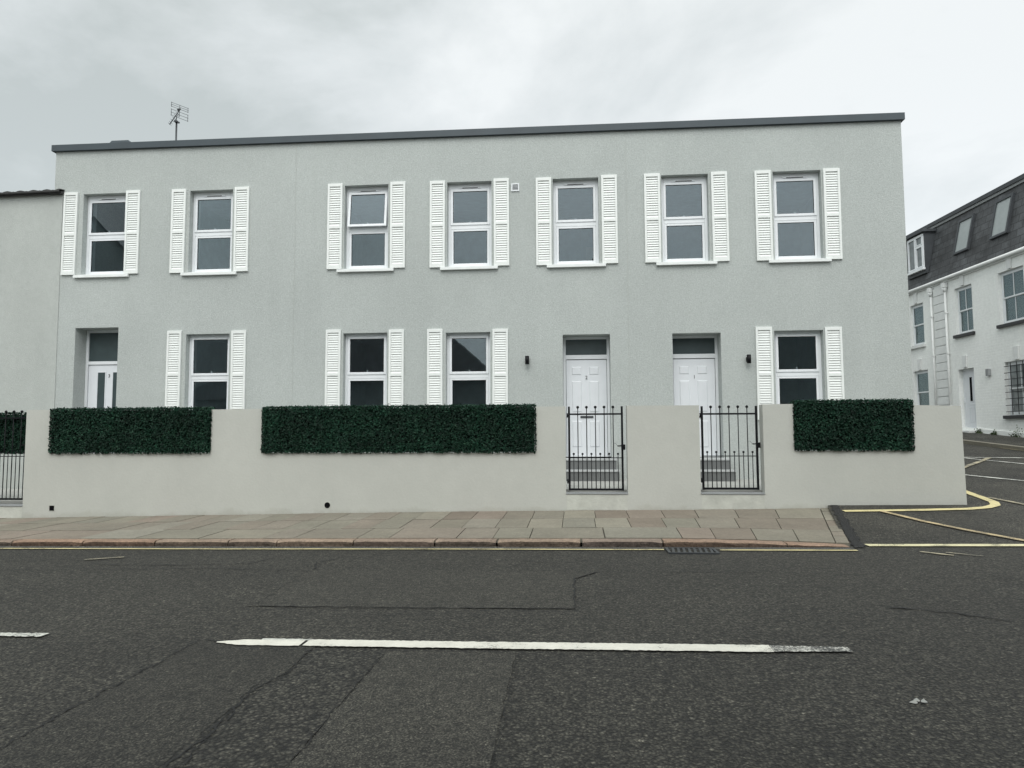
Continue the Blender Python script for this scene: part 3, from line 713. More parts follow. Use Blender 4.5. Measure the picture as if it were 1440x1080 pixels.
def panelled_door(dx, dz, num):
    YD = .37; bm = bmesh.new()
    x0, x1, zt, zb = -.24+dx, .69+dx, 3.475+dz, 1.06+dz
    frame_ring(bm, x0+.001, x1-.001, zb, zt-.001, .052, YD-.02, YD+.06, .004, .02)
    box(bm, x0+.053, x1-.053, YD-.019, YD+.06, 3.02+dz, 3.105+dz, .004)
    fr = obj('door_frame', bm, M['upvc'], bld, B0)
    bm = bmesh.new(); box(bm, x0+.053, x1-.053, YD+.01, YD+.02, 3.105+dz, zt-.053); obj('fanlight', bm, M['glass_dull'], fr, B0)
    bm = bmesh.new(); gx = x0+.053
    box(bm, gx+.008, x1-.061, YD+.004, YD+.05, zb+.022, 3.008+dz, .003)
    pl = -.19 + dx
    for px0, px1 in ((pl+.12, pl+.32), (pl+.47, pl+.67)):
        for z0, z1 in ((2.70, 2.87), (1.95, 2.58), (1.25, 1.78)): raised(bm, px0, px1, z0+dz, z1+dz, YD+.0035)
    lf = obj('door', bm, M['door'], bld, B0)
    bm = bmesh.new(); box(bm, gx+.001, x1-.054, YD+.03, YD+.055, zb+.021, 3.019+dz); obj('door_seal', bm, M['dark'], fr, B0)
    digit(num, (x0+x1)/2, YD-.001, 2.645+dz, .10, lf, B0)
    bm = bmesh.new(); xm = (x0+x1)/2; box(bm, xm-.13, xm+.13, YD-.012, YD+.004, 1.835+dz, 1.875+dz, .005); obj('letter_plate', bm, M['steel'], lf, B0)
panelled_door(0, 0, '2'); panelled_door(2.135, -.01, '1')
YD = .37; bm = bmesh.new()
frame_ring(bm, -10.489, -9.531, 1.0, 3.789, .055, YD-.02, YD+.06, .004, .02); box(bm, -10.434, -9.586, YD-.019, YD+.06, 3.045, 3.115, .004)
fr = obj('door_frame', bm, M['upvc'], bld, B0)
bm = bmesh.new(); box(bm, -10.434, -9.586, YD+.01, YD+.02, 3.115, 3.735); obj('fanlight', bm, M['glass_dull'], fr, B0)
bm = bmesh.new(); box(bm, -10.426, -9.594, YD+.004, YD+.05, 1.02, 3.035, .003)
frame_ring(bm, -10.235, -10.02, 1.2, 2.90, .025, YD-.006, YD+.006, .003); frame_ring(bm, -9.89, -9.675, 1.2, 2.90, .025, YD-.006, YD+.006, .003)
lf = obj('door', bm, M['door'], bld, B0); lf['label'] = 'white door with two tall obscured glass strips'
for a, b in ((-10.21, -10.045), (-9.865, -9.70)):
    bm = bmesh.new(); box(bm, a, b, YD-.001, YD+.003, 1.225, 2.875); obj('glass_strip', bm, M['glass_dull'], lf, B0)
digit('3', -9.955, YD-.001, 2.80, .10, lf, B0)
bm = bmesh.new(); box(bm, -10.433, -9.587, YD+.03, YD+.055, 1.02, 3.044); obj('door_seal', bm, M['dark'], fr, B0)
# doorsteps
for dx, ex in ((0, 0), (2.135, -.03)):
    bm = bmesh.new(); box(bm, -.30+dx, .76+dx+ex, -.30, -.002, .636, 1.005); box(bm, -.30+dx, .80+dx+ex, -.60, -.301, .636, .805)
    box(bm, -.235+dx, .685+dx, 0, .35, .7, 1.005)
    sp_ = obj('doorstep', bm, M['riser'], bld, B0)
    bm = bmesh.new(); box(bm, -.315+dx, .775+dx+ex, -.318, -.003, 1.006, 1.04, .003); box(bm, -.315+dx, .815+dx+ex, -.618, -.302, .806, .838, .003); box(bm, -.234+dx, .684+dx, -.002, .35, 1.006, 1.042)
    obj('tread', bm, M['tread'], sp_, B0)
bm = bmesh.new(); box(bm, -10.485, -9.535, .0, .35, .5, .98); obj('doorstep', bm, M['riser'], bld, B0)
# air vent
bm = bmesh.new(); frame_ring(bm, -1.245, -1.085, 6.405, 6.565, .022, -.022, -.002, .003)
for i in range(4): box(bm, -1.223, -1.107, -.016, -.012, 6.440+i*.027, 6.447+i*.027)
vt = obj('air_vent', bm, M['upvc'], bld, B0)
bm = bmesh.new(); box(bm, -1.222, -1.108, -.0105, -.003, 6.428, 6.542); obj('vent_slot', bm, M['steel'], vt, B0)
# low rooflight seen over the coping
bm = bmesh.new()
hexa(bm, [(-10.56,.55,7.26),(-9.62,.55,7.26),(-9.62,1.3,7.26),(-10.56,1.3,7.26),(-10.52,.60,7.92),(-9.66,.60,7.92),(-9.66,1.25,7.92),(-10.52,1.25,7.92)])
hexa(bm, [(-10.45,.60,7.921),(-9.72,.60,7.921),(-9.72,1.25,7.921),(-10.45,1.25,7.921),(-10.27,.62,8.105),(-9.88,.62,8.105),(-9.88,1.2,8.105),(-10.27,1.2,8.105)])
obj('rooflight', bm, M['coping'], bld, B0)

# wall lamps
def wall_lamp(x, z, label):
    o = thing('wall_lamp', (x, 0, z), label, 'wall lamp', 'black wall lamps beside the doors')
    bm = bmesh.new(); box(bm, -.035, .035, -.014, -.001, -.045, .045, .004); box(bm, -.018, .018, -.05, -.014, -.02, .02, .003); obj('wall_plate', bm, M['black'], o)
    bm = bmesh.new(); cyl(bm, (.0, -.088, -.082), (.0, -.088, .082), .040, 24); cyl(bm, (.0, -.088, .0821), (.0, -.088, .0826), .032, 24); obj('lamp_body', bm, M['black'], o)
wall_lamp(-.94, 2.97, 'small black wall lamp to the left of the door numbered 2')
wall_lamp(3.32, 2.935, 'small black wall lamp between door 1 and the right hand ground floor window')

# aerial
an = thing('tv_aerial', (-8.99, 1.0, 7.25), 'dark television aerial with grid reflector standing on the flat roof', 'aerial'); A0 = tuple(an.location)
bm = bmesh.new(); cyl(bm, (-8.985,1.0,7.25), (-8.99,1.0,8.655), .020, 10); obj('mast', bm, M['steel'], an, A0)
bm = bmesh.new(); box(bm, -9.02, -8.955, .94, 1.02, 8.63, 8.675, .008); box(bm, -8.96, -8.91, .97, 1.0, 8.61, 8.645, .006); cyl(bm, (-9.0,.98,8.66), (-8.965,.98,8.80), .010); obj('clamp', bm, M['steel'], an, A0)
bm = bmesh.new()
p0, p1 = Vector((-8.905,1.0,8.96)), Vector((-9.125,.95,8.575))
cyl(bm, p0, p1, .010); cyl(bm, (-8.93,1.0,8.93), (-8.935,1.0,8.76), .008)
for k in (.3, .45, .6, .75, .88, .98):
    c = p0.lerp(p1, k); cyl(bm, c + Vector((-.022,.10,.012)), c + Vector((.022,-.10,-.012)), .004, 6)
ball(bm, (-8.93, .98, 8.93), .030); cyl(bm, (-8.965,.97,8.915), (-8.90,1.0,8.955), .018)
obj('boom', bm, M['steel'], an, A0)
for zl in ((9.126, 9.080, 9.034), (8.966, 8.895, 8.824)):
    bm = bmesh.new()
    for z in zl: cyl(bm, (-9.135, 1.0, z), (-8.765, 1.09, z - .13), .0042, 6)
    for xx in (-9.125, -8.95, -8.775):
        if xx == -8.95 and zl[0] < 9: continue
        k = (xx + 9.135) / .37; cyl(bm, (xx, 1.0 + .09*k, zl[0] - .13*k + .01), (xx, 1.0 + .09*k, zl[2] - .13*k - .01), .0055, 6)
    obj('reflector', bm, M['steel'], an, A0)

# ------------------------------------------------------------------ garden wall
W0 = (-1.7, -2.69, .2)
gw = thing('garden_wall', W0, 'pale grey rendered garden wall with hedge gaps and gate openings along the pavement', 'wall')
bm = bmesh.new()
prof = [(-14.0,-.3),(-14.0,1.95),(-10.17,1.95),(-10.17,.345),(-9.205,.345),(-9.205,1.955),(-8.745,1.955),(-8.74,1.222),(-5.965,1.222),(-5.96,1.938),(-5.07,1.945),(-5.065,1.222),(-.635,1.222),
        (-.63,1.945),(-.16,1.945),(-.16,.575),(.795,.575),(.795,1.948),(1.90,1.945),(1.90,.58),(2.855,.58),(2.855,1.952),(3.32,1.955),(3.325,1.24),(5.03,1.24),(5.035,1.925),(5.745,1.905),(5.775,-.3)]
segs = [(a, b) for a, b in zip(prof[1:-1], prof[2:]) if b[0] - a[0] > .02]
YA, YB = -2.8, -2.585
def q4(*p): bm.faces.new([bm.verts.new(c) for c in p])
for k, ((xa, za), (xb, zb)) in enumerate(segs):
    if k: xa = segs[k-1][1][0]
    e = xb + .03 if k == len(segs) - 1 else xb
    q4((xa,YA,-.3),(e,YA,-.3),(xb,YA,zb),(xa,YA,za)); q4((e,YB,-.3),(xa,YB,-.3),(xa,YB,za),(xb,YB,zb)); q4((xa,YA,za),(xb,YA,zb),(xb,YB,zb),(xa,YB,za))
    if k: 
        zp = segs[k-1][1][1]; lo, hi = min(za, zp), max(za, zp)
        if hi - lo > .002:
            if za > zp: q4((xa,YB,lo),(xa,YA,lo),(xa,YA,hi),(xa,YB,hi))
            else: q4((xa,YA,lo),(xa,YB,lo),(xa,YB,hi),(xa,YA,hi))
    if k == len(segs) - 1: q4((e,YA,-.3),(e,YB,-.3),(xb,YB,zb),(xb,YA,zb))
hexa(bm, [(5.54,-2.584,-.3),(5.775,-2.584,-.3),(5.775,-.002,-.3),(5.54,-.002,-.3),(5.53,-2.584,1.905),(5.745,-2.584,1.905),(5.745,-.002,1.9),(5.53,-.002,1.9)])
obj('wall', bm, M['wall'], gw, W0, recalc=False)
for a, b, zt in ((-10.17,-9.205,.345), (-.16,.795,.575), (1.90,2.855,.58)):
    bm = bmesh.new(); box(bm, a+.001, b-.001, -2.812, -2.56, zt+.001, zt+.022, .003); obj('threshold', bm, M['sill_stone'], gw, W0)
    bm = bmesh.new(); box(bm, a+.01, b-.01, -2.8015, -2.79, zt-.24, zt-.004); obj('render_patch', bm, M['wall_patch'], gw, W0)
bm = bmesh.new(); frame_ring(bm, -8.735, -8.63, .268, .372, .010, -2.804, -2.79, 0); dr = obj('drain_hole', bm, M['wall_patch'], gw, W0)
bm = bmesh.new(); box(bm, -8.725, -8.64, -2.8025, -2.79, .278, .362); obj('hole', bm, M['dark'], dr, W0)  # flat black plate; the shade inside the hole is painted, nothing is recessed
bm = bmesh.new(); cyl(bm, (-3.98,-2.803,.39), (-3.98,-2.79,.39), .055, 24); dr = obj('drain_pipe_end', bm, M['wall_patch'], gw, W0)
bm = bmesh.new(); cyl(bm, (-3.98,-2.8055,.39), (-3.98,-2.80,.39), .047, 24); obj('hole', bm, M['dark'], dr, W0)  # black disc on the pipe end, its colour stands in for shade inside

# hedge panels of artificial leaves
def leaves(x0, x1, y0, y1, z0, z1, n_front, seed, back=False):
    r = random.Random(seed); V, F = [], []
    def leaf(px, py, pz, nx, ny, nz):
        nrm = Vector((nx + r.gauss(0, .55), ny + r.gauss(0, .45), nz + r.gauss(0, .55))).normalized()
        u = nrm.orthogonal().normalized(); u.rotate(Matrix.Rotation(r.uniform(0, 6.283), 3, nrm)); v = nrm.cross(u)
        L = r.uniform(.014, .025); W = L * r.uniform(.5, .68); c = Vector((px, py, pz)); k = len(V)
        V.extend([c - u*L, c + v*W + nrm*.003, c + u*L - nrm*.004, c - v*W + nrm*.003]); F.append((k, k+1, k+2, k+3))
    for i in range(n_front):
        leaf(r.uniform(x0, x1), y0 + abs(r.gauss(0, .014)) - .012, r.uniform(z0 - .012, z1 + .012), 0, -1, .25)
    nt_ = int(n_front * (y1-y0) / (z1-z0))
    for i in range(nt_): leaf(r.uniform(x0, x1), r.uniform(y0, y1), z1 + abs(r.gauss(0, .014)), 0, -.3, 1)
    ns = int(n_front * (y1-y0) / (x1-x0))
    for sgn, xx in ((-1, x0), (1, x1)):
        for i in range(ns): leaf(xx + sgn*abs(r.gauss(0, .008)), r.uniform(y0, y1), r.uniform(z0, z1), sgn, -.2, .1)
    for i in range(int((x1-x0) * 26)):
        leaf(r.uniform(x0, x1), r.uniform(y0, y0+.05), z0 - r.uniform(0, .02), 0, -1, -.6)
    return V, F
def hedge(x0, x1, z0, z1, label, seed, y0=-2.835, y1=-2.62):
    o = thing('hedge_panel', ((x0+x1)/2, (y0+y1)/2, z0), label, 'hedge', 'artificial hedge panels along the garden wall'); og = tuple(o.location)
    bm = bmesh.new(); box(bm, x0+.02, x1-.02, y0+.016, y1-.01, z0+.012, z1-.014); obj('backing', bm, M['hedge_core'], o, og)
    V, F = leaves(x0, x1, y0, y1, z0+.015, z1, int((x1-x0)*(z1-z0)*4600), seed)
    me = bpy.data.meshes.new('foliage'); me.from_pydata([v - Vector(og) for v in V], [], F); me.update(); me.materials.append(M['leaf'])
    f = bpy.data.objects.new('foliage', me); C.objects.link(f); f.parent = o
hedge(-8.75, -5.965, 1.222, 1.95, 'dark green artificial hedge panel on the wall below the left ground floor window', 21)
hedge(-5.075, -.635, 1.222, 1.955, 'longest artificial hedge panel, below the two middle ground floor windows', 22)
hedge(3.32, 5.04, 1.24, 1.985, 'short artificial hedge panel at the right end of the wall', 23)
hedge(-10.15, -9.245, 1.215, 1.90, 'artificial hedge panel fixed behind the leftmost gate, cut by the photo edge', 24, -2.62, -2.55)

# gates
def gate(x0, x1, ztop, zmid, zbot, label, hinge_left=True):
    g = thing('metal_gate', ((x0+x1)/2, -2.68, zbot), label, 'gate', 'black metal gates with ball finials'); og = tuple(g.location); Y = -2.68
    bm = bmesh.new(); pw = .016
    box(bm, x0-pw, x0+pw, Y-pw, Y+pw, zbot-.015, ztop, .003); box(bm, x1-pw, x1+pw, Y-pw, Y+pw, zbot-.015, ztop, .003)
    box(bm, x0+pw, x1-pw, Y-.012, Y+.012, ztop-.135, ztop-.108, .002); box(bm, x0+pw, x1-pw, Y-.013, Y+.013, zbot-.014, zbot+.018, .002)
    box(bm, x0+pw, x1-pw, Y-.006, Y+.006, zmid-.007, zmid+.007)
    obj('frame', bm, M['black'], g, og)
    W = x1 - x0
    for i in range(1, 6):
        xx = x0 + W*i/6; bm = bmesh.new(); cyl(bm, (xx, Y, zbot), (xx, Y, ztop-.02), .0075, 8); b_ = obj('bar', bm, M['black'], g, og)
        bm = bmesh.new(); ball(bm, (xx, Y, ztop-.012), .023); obj('ball_finial', bm, M['black'], b_, og)
    for i in range(6):
        xx = x0 + W*(i+.5)/6; bm = bmesh.new(); cyl(bm, (xx, Y, zbot), (xx, Y, zmid+.05), .0065, 8); b_ = obj('short_bar', bm, M['black'], g, og)
        bm = bmesh.new(); ball(bm, (xx, Y, zmid+.062), .018); obj('ball_finial', bm, M['black'], b_, og)
    # latch box, lever and wire
    bm = bmesh.new(); zl = zmid + .17; box(bm, x1-.02, x1+.045, Y-.04, Y-.012, zl-.045, zl+.04, .003); obj('latch', bm, M['black'], g, og)
    bm = bmesh.new(); cyl(bm, (x1-.01, Y-.045, zl+.018), (x1-.078, Y-.05, zl+.016), .009)
    pv = None
    for k in range(9):
        a = k/8; q = (x1-.075-.055*a, Y-.03+.025*a, zl+.016+.035*math.sin(a*2.2)+.012*a)
        if pv: cyl(bm, pv, q, .0022, 5)
        pv = q
    obj('handle', bm, M['black'], g, og)
    for zz in (ztop-.14, zbot+.13):
        bm = bmesh.new(); cyl(bm, (x0-.028, Y-.02, zz-.035), (x0-.028, Y-.02, zz+.035), .011); box(bm, x0-.03, x0-.012, Y-.03, Y-.01, zz-.008, zz+.008); obj('hinge', bm, M['black'], g, og)
gate(-.105, .725, 1.945, 1.135, .640, 'black metal gate directly before the door numbered 2')
gate(1.960, 2.785, 1.935, 1.160, .658, 'black metal gate nearest the right end of the wall, with lamp behind')
gate(-10.115, -9.245, 1.945, 1.175, .455, 'black metal gate backed by hedge at the left edge of the photo')

# ------------------------------------------------------------------ left neighbour
NB = thing('neighbouring_house', (-15.5, 3.5, .1), 'plain grey rendered house wall with dark tiled eaves left of the shuttered building', 'house'); n0 = tuple(NB.location)
bm = bmesh.new(); box(bm, -20, -10.885, -.014, -.001, -.2, 6.68); box(bm, -20, -11.10, 0, 7, -.2, 6.68); obj('wall', bm, M['render_smooth'], NB, n0)
bm = bmesh.new()
def nz(x): return 6.70 + (x+10.86) * .012
hexa(bm, [(-20,-.10,nz(-20)-.03),(-10.86,-.10,nz(-10.86)-.03),(-11.11,7,8.3),(-20,7,8.3),(-20,-.10,nz(-20)+.02),(-10.86,-.10,nz(-10.86)+.02),(-11.11,7,8.36),(-20,7,8.36)])
x = -20
while x < -10.95:
    x2 = x + .30
    for yy, dz in ((-.155, 0), (-.10, .05)):
        pass
    n = 6; prev = None
    for i in range(n+1):
        xx = min(x + (x2-x)*i/n, -10.86); hh = .030 * math.sin(math.pi * i / n) ** 2 + (.012 if i == n else 0)
        cur = [bm.verts.new(c) for c in ((xx, -.16, nz(xx)+.005), (xx, -.16, nz(xx)+.028+hh), (xx, .6, nz(xx)+.17+hh), (xx, -.13, nz(xx)-.01))]
        if prev:
            bm.faces.new((prev[0], cur[0], cur[1], prev[1])); bm.faces.new((prev[1], cur[1], cur[2], prev[2])); bm.faces.new((prev[3], cur[3], cur[0], prev[0]))
        prev = cur
    x = x2
obj('roof', bm, M['tile'], NB, n0)

# ------------------------------------------------------------------ right-hand white house with mansard roof (local x = -distance along its front)
RB = thing('mansard_house', (13.5, 0, 0), 'white painted corner house with slate mansard roof across the side street', 'house', None, R_(-86.45))
def rz(s): return 1.24 + .072 * (s - 8.0) + .09     # pavement level along the front
WU = [(13.0,13.9,4.74,6.28), (10.12,11.05,4.78,6.36), (7.68,8.80,4.78,6.38), (5.2,6.2,4.78,6.38)]
WL = [(12.88,13.85,2.2,3.80), (7.55,8.72,2.02,3.63), (5.2,6.2,2.0,3.6)]
DR = (10.22, 11.06, 1.58, 3.62)
opr = [(-b, -a, c, d) for a, b, c, d in WU + WL + [DR]]
bm = bmesh.new(); wall_panel(bm, -24, -3, -.3, lambda x: 6.78, .4, opr); box(bm, -24, -3, .401, 9, -.3, 6.7)
obj('wall', bm, M['white_wall'], RB)
bm = bmesh.new()
hexa(bm, [(-24,-.04,6.86),(-3,-.04,6.86),(-3,8,6.86),(-24,8,6.86),(-24,.42,8.98),(-3,.42,8.98),(-3,8,8.98),(-24,8,8.98)])
obj('mansard_roof', bm, M['slate'], RB)
bm = bmesh.new(); box(bm, -24.1, -2.9, .34, 8.2, 9.06, 9.20, .01); obj('roof_edge', bm, M['lead'], RB)
bm = bmesh.new(); box(bm, -24.05, -2.95, .38, 8.1, 8.97, 9.059); obj('fascia', bm, M['sill_stone'], RB)
bm = bmesh.new(); cyl(bm, (-24,-.10,6.80), (-3,-.10,6.80), .062, 12); box(bm, -24, -3, -.06, -.001, 6.70, 6.859); obj('gutter', bm, M['white_trim'], RB)
def sash_window(s0, s1, z0, z1, bars=True, net=False, split=None, sillm='black_sill', yb=.10, bar2=True):
    x0, x1 = -s1, -s0; bm = bmesh.new()
    frame_ring(bm, x0+.001, x1-.001, z0+.001, z1-.001, .06, yb, yb+.08, .004)
    fr = obj('window', bm, M['upvc'], RB); zm = (z0+z1)/2
    for k, (a, b) in enumerate(((zm-.02, z1-.06), (z0+.06, zm+.02))):
        y0 = yb - .02 + .03*k; bm = bmesh.new(); frame_ring(bm, x0+.06, x1-.06, a, b, .045, y0, y0+.03, .003)
        if bars and bar2: box(bm, (x0+x1)/2-.012, (x0+x1)/2+.012, y0+.002, y0+.028, a+.045, b-.045)
        obj('sash', bm, M['upvc'], fr)
        bm = bmesh.new(); box(bm, x0+.10, x1-.10, y0+.012, y0+.016, a+.04, b-.04); obj('pane', bm, M['glass_net' if net else 'glass_old'], fr)
    bm = bmesh.new(); box(bm, x0-.08, x1+.08, -.08, yb-.001, z0-.10, z0, .005); obj('sill', bm, M[sillm], fr)
    # keystone over the head
    bm = bmesh.new(); xm = (x0+x1)/2; prism(bm, [(xm-.085,z1+.03),(xm+.085,z1+.03),(xm+.12,z1+.42),(xm-.12,z1+.42)], -.045, -.001); obj('keystone', bm, M['white_trim'], fr)
    return fr
for i, a in enumerate(WU): sash_window(*a, bars=i > 0, sillm='white_trim' if i == 0 else 'black_sill')
sash_window(*WL[0], bars=False, sillm='white_trim')
g2 = sash_window(*WL[1], net=True); sash_window(*WL[2])
bm = bmesh.new()
for i in range(8): zz = 2.12 + i*.195; box(bm, -8.71, -7.56, -.03, -.018, zz, zz+.018)
for i in range(4): xx = -8.45 + i*.27; box(bm, xx, xx+.018, -.017, -.005, 2.04, 3.60)
obj('security_bars', bm, M['black'], g2)
# rooms behind the clear windows
bm = bmesh.new()
for a, b, c, d in WU + [WL[0], WL[2]]:
    x0, x1 = -b-.3, -a+.3; v = [bm.verts.new(q) for q in ((x0,.402,c-.4),(x1,.402,c-.4),(x1,.46,c-.4),(x0,.46,c-.4),(x0,.402,d+.2),(x1,.402,d+.2),(x1,.46,d+.2),(x0,.46,d+.2))]
RBroom = bm; bm.free()
# door
x0, x1 = -DR[1], -DR[0]; bm = bmesh.new(); frame_ring(bm, x0+.001, x1-.001, DR[2]+.001, DR[3]-.001, .06, .14, .22, .004); fr = obj('door_frame', bm, M['upvc'], RB)
bm = bmesh.new(); box(bm, x0+.062, x1-.062, .15, .20, DR[2]+.062, DR[3]-.062, .004); xm = (x0+x1)/2
frame_ring(bm, xm-.14, xm+.14, 1.86, 2.35, .025, .138, .15, .004); frame_ring(bm, xm-.09, xm+.09, 2.52, 3.36, .025, .138, .15, .004)
box(bm, xm-.15, xm+.15, .14, .15, 2.42, 2.45, .003)
d_ = obj('door', bm, M['door'], RB)
bm = bmesh.new(); box(bm, xm-.066, xm+.066, .143, .149, 2.545, 3.335); obj('glass_strip', bm, M['dark'], d_)
bm = bmesh.new(); box(bm, x0+.08, x0+.10, .10, .15, 2.50, 2.66, .004); obj('handle', bm, M['upvc'], d_)
bm = bmesh.new(); prism(bm, [(xm-.085,3.66),(xm+.085,3.66),(xm+.12,4.05),(xm-.12,4.05)], -.045, -.001); obj('keystone', bm, M['white_trim'], fr)
bm = bmesh.new(); box(bm, x0-.05, x1+.08, -.30, .13, 1.50, 1.579, .004); ds = obj('doorstep', bm, M['white_trim'], RB)
bm = bmesh.new(); box(bm, x0-.02, x1+.06, -.26, -.01, 1.40, 1.499); obj('step_base', bm, M['black_sill'], ds)
# quoin strip and downpipes
bm = bmesh.new(); z = 1.0; k = 0
while z < 6.6:
    wd = .0 if k % 2 else .05
    box(bm, -12.24, -11.58, -.055, -.001, z, z+.262, .012); z += .295; k += 1
box(bm, -12.22, -11.60, -.03, -.0005, .9, 6.68)
obj('quoin', bm, M['white_trim'], RB)
for s in (12.34, 11.48):
    bm = bmesh.new(); cyl(bm, (-s,-.07,1.2), (-s,-.07,6.35), .036, 10); cyl(bm, (-s,-.07,6.35), (-s,-.09,6.50), .045, 10, .085); box(bm, -s-.09, -s+.09, -.16, -.02, 6.5, 6.66, .01)
    for zz in (2.4, 4.2, 5.6): box(bm, -s-.05, -s+.05, -.11, -.02, zz, zz+.04)
    obj('downpipe', bm, M['white_trim'], RB)
bm = bmesh.new(); box(bm, -9.50, -9.36, -.09, -.001, 3.28, 3.50, .01); obj('meter_lamp', bm, M['sill_stone'], RB)
# plinth follows the slope
bm = bmesh.new(); hexa(bm, [(-24,-.03,.2),(-3,-.03,.2),(-3,-.0005,.2),(-24,-.0005,.2),(-24,-.03,rz(24)+.16),(-3,-.03,rz(3)+.16),(-3,-.0005,rz(3)+.16),(-24,-.0005,rz(24)+.16)]); obj('plinth', bm, M['white_wall'], RB)
# roof windows lying in the slope
def slope_pt(x, z, off): # off: out of the slope
    k = (z - 6.86) / 2.12; yy = -.04 + .46 * k; nrm = Vector((0, -.977, .212)); p = Vector((x, yy, z)) + nrm * off; return tuple(p)
def roof_window(s0, s1, z0, z1):
    x0, x1 = -s1, -s0
    def slab_(bm, a, b, c, d, o0, o1): hexa(bm, [slope_pt(a,c,o1), slope_pt(b,c,o1), slope_pt(b,c,o0), slope_pt(a,c,o0), slope_pt(a,d,o1), slope_pt(b,d,o1), slope_pt(b,d,o0), slope_pt(a,d,o0)])
    bm = bmesh.new(); slab_(bm, x0, x0+.07, z0, z1, -.02, .08); slab_(bm, x1-.07, x1, z0, z1, -.02, .08); slab_(bm, x0+.07, x1-.07, z0, z0+.07, -.02, .08); slab_(bm, x0+.07, x1-.07, z1-.09, z1, -.02, .085)
    fr = obj('roof_window', bm, M['lead'], RB)
    bm = bmesh.new(); slab_(bm, x0+.071, x1-.071, z0+.071, z1-.091, .02, .05); obj('pane', bm, M['glass_roof'], fr)
roof_window(10.28, 11.10, 7.52, 8.72); roof_window(8.36, 9.18, 7.52, 8.76)
roof_window(5.6, 6.42, 7.52, 8.76)
# dormer
bm = bmesh.new(); box(bm, -13.90, -12.66, -.02, .45, 7.30, 8.80); obj('dormer', bm, M['lead'], RB); dm = RB.children[-1]
bm = bmesh.new(); box(bm, -14.0, -12.58, -.14, .6, 8.801, 8.90, .01); obj('dormer_roof', bm, M['lead'], dm)
bm = bmesh.new(); frame_ring(bm, -13.78, -12.72, 7.50, 8.76, .05, -.06, -.021, .003); box(bm, -13.26, -13.20, -.059, -.021, 7.55, 8.71); box(bm, -13.20, -12.77, -.059, -.021, 8.33, 8.38); box(bm, -13.84, -12.68, -.12, -.021, 7.43, 7.499); fr = obj('dormer_window', bm, M['upvc'], dm)
bm = bmesh.new(); frame_ring(bm, -13.73, -13.262, 7.55, 8.71, .04, -.07, -.022, .003); frame_ring(bm, -13.198, -12.772, 7.552, 8.328, .04, -.07, -.022, .003); frame_ring(bm, -13.198, -12.772, 8.382, 8.708, .035, -.07, -.022, .003); obj('sash', bm, M['upvc'], fr)
bm = bmesh.new(); box(bm, -13.69, -13.30, -.03, -.0215, 7.59, 8.67); box(bm, -13.16, -12.81, -.03, -.0215, 7.59, 8.29); box(bm, -13.16, -12.81, -.03, -.0215, 8.42, 8.67); obj('pane', bm, M['glass_net'], fr)
# thin sheets behind each opening; their dark colour stands in for unlit rooms
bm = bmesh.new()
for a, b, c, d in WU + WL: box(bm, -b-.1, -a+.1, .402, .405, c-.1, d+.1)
obj('backdrop', bm, M['glass_dull'], RB)
# weeds at the foot of the white house
wr = random.Random(5)
for s, hgt_, wd, lab in ((8.25, .20, .30, 'dark green weed clump at the foot of the white wall under the barred window'), (9.25, .12, .14, 'small weed tuft at the foot of the white wall left of the barred window'), (10.0, .13, .12, 'weed tuft beside the white doorstep at the foot of the wall')):
    px, py = 13.5 - .062*s - .05, .998*s; V, F = [], []
    for i in range(90):
        c = Vector((px + wr.uniform(-.08, .02), py + wr.gauss(0, wd/2), rz(s) + .02 + abs(wr.gauss(0, hgt_/2)))); nrm = Vector((wr.gauss(0,1), wr.gauss(0,1), wr.gauss(0,1)+.5)).normalized(); u_ = nrm.orthogonal().normalized()*.03; v_ = nrm.cross(u_)*.5; k = len(V)
        V += [c-u_, c+v_, c+u_, c-v_]; F.append((k,k+1,k+2,k+3))
    me = bpy.data.meshes.new('weed'); me.from_pydata([q - Vector((px, py, rz(s))) for q in V], [], F); me.materials.append(M['weed'])
    o = bpy.data.objects.new('weed', me); C.objects.link(o); o.location = (px, py, rz(s)); tag(o, lab, 'weed', 'weeds at the foot of the white house')

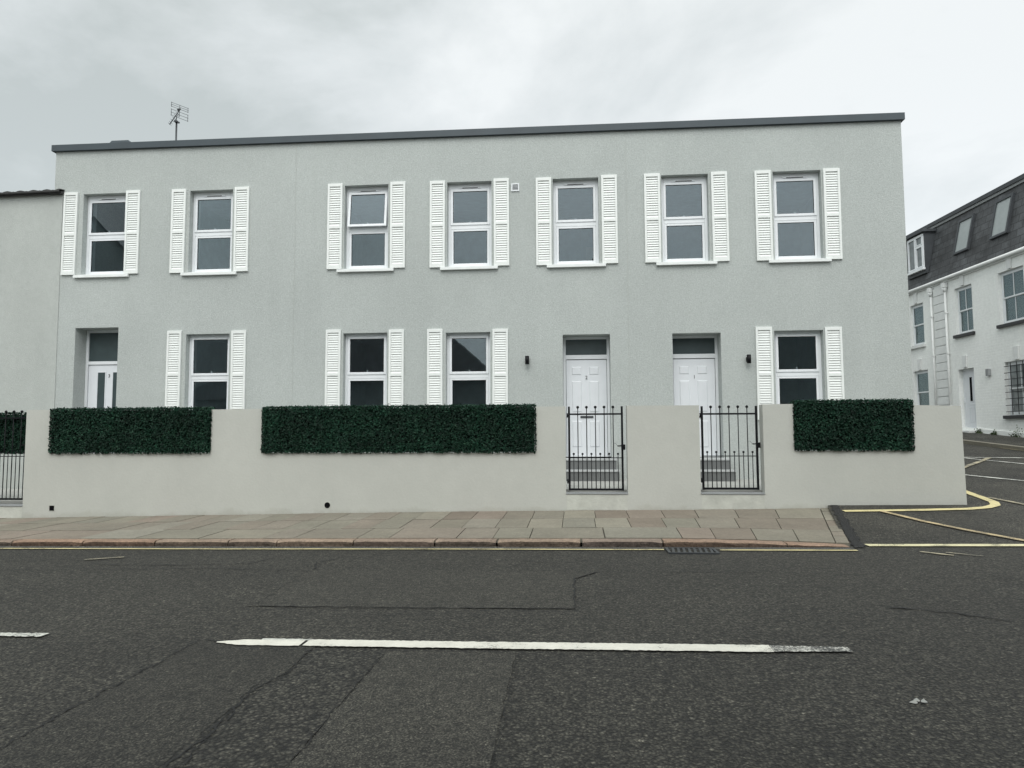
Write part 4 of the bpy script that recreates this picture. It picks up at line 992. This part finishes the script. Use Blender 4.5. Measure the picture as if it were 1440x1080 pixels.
# ------------------------------------------------------------------ houses across the street, behind the photographer (seen in the glass)
def opp_house(xa, xb, eave, ridge, kind, label, depth=8.0, chim=None, yf=-16.7):
    h = thing('house', ((xa+xb)/2, yf - depth/2, .2), label, 'house', 'houses across the street'); og = tuple(h.location)
    bm = bmesh.new(); ops_ = []
    n = max(1, int((xb-xa)/3))
    cx = [xa + (xb-xa)*(i+.5)/n for i in range(n)]
    for c in cx:
        ops_.append((c-.45, c+.45, 1.3, 2.8))
        if eave > 5: ops_.append((c-.45, c+.45, 4.0, 5.2 if eave < 5.6 else 5.4))
    # the front faces +y here: build facing -y and mirror
    wall_panel(bm, xa, xb, -.2, lambda x: eave, .35, ops_, 0)
    for v_ in bm.verts: v_.co.y = yf - v_.co.y
    box(bm, xa, xb, yf-depth, yf-.352, -.2, eave)
    y0, y1, ym = yf+.25, yf-depth-.25, yf-depth/2
    if kind == 'gable_front':
        prism(bm, [(xa, eave+.001), (xb, eave+.001), ((xa+xb)/2, ridge-.15)], yf-.01, yf-depth)
    elif kind == 'ridge':
        A = [bm.verts.new(q) for q in ((xa,yf,eave+.001),(xa,yf-depth,eave+.001),(xa,ym,ridge-.15))]; B_ = [bm.verts.new(q) for q in ((xb,yf,eave+.001),(xb,yf-depth,eave+.001),(xb,ym,ridge-.15))]
        bm.faces.new(A); bm.faces.new(B_); 
    obj('wall', bm, M['brick_opp'], h, og)
    bm = bmesh.new()
    if kind == 'gable_front':
        xm_ = (xa+xb)/2
        for sgn, xe in ((1, xa-.2), (1, xb+.2)):
            hexa(bm, [(xe,y1,eave-.1),(xm_,y1,ridge-.1),(xm_,y0,ridge-.1),(xe,y0,eave-.1),(xe,y1,eave+.05),(xm_,y1,ridge+.05),(xm_,y0,ridge+.05),(xe,y0,eave+.05)])
    else:
        ins = 0 if kind == 'ridge' else min((xb-xa)/2.2, depth/2)
        e = .2
        P = [(xa-e,y0,eave-.05),(xb+e,y0,eave-.05),(xb+e,y1,eave-.05),(xa-e,y1,eave-.05),(xa-e+ins,ym,ridge),(xb+e-ins,ym,ridge)]
        v_ = [bm.verts.new(q) for q in P]
        for q in ((0,1,5,4),(2,3,4,5),(1,2,5),(3,0,4),(3,2,1,0)): bm.faces.new([v_[i] for i in q])
    rf = obj('roof', bm, M['slate'], h, og)
    if chim is not None:
        bm = bmesh.new(); box(bm, chim-.45, chim+.45, ym-.3, ym+.3, ridge-.6, ridge+1.1, .01)
        for d2 in (-.2, .2): cyl(bm, (chim+d2, ym, ridge+1.1), (chim+d2, ym, ridge+1.4), .1)
        obj('chimney', bm, M['brick_opp'], rf, og)
    for a, b, c, d in ops_:
        bm = bmesh.new()
        frame_ring(bm, a+.002, b-.002, c+.002, d-.002, .06, -(yf-.12), -(yf-.2), 0); box(bm, a+.06, b-.06, -(yf-.14), -(yf-.18), (c+d)/2-.03, (c+d)/2+.03)
        for v_ in bm.verts: v_.co.y = -v_.co.y
        f_ = obj('window', bm, M['upvc'], h, og)
        bm = bmesh.new(); box(bm, a+.06, b-.06, yf-.17, yf-.16, c+.06, d-.06); obj('pane', bm, M['glass_dull'], f_, og)
opp_house(-32.5, -18.6, 7.7, 15.0, 'gable_front', 'tall gabled house far left across the street')
opp_house(-18.4, -14.0, 3.2, 5.1, 'hip', 'low house with hipped slate roof across the street')
opp_house(-13.6, -3.6, 4.0, 7.6, 'hip', 'hipped slate roofed house across the street behind the photographer')
opp_house(-3.2, -0.8, 3.1, 4.6, 'ridge', 'low slate roofed cottage directly behind the photographer')
opp_house(-0.5, 5.3, 6.8, 11.6, 'gable_front', 'narrow front gabled house across the street')
opp_house(5.8, 14.6, 6.0, 9.2, 'ridge', 'wide slate roofed house with a chimney across the street', chim=13.0)
opp_house(15.2, 24.0, 5.6, 8.8, 'ridge', 'rightmost slate roofed house across the street')
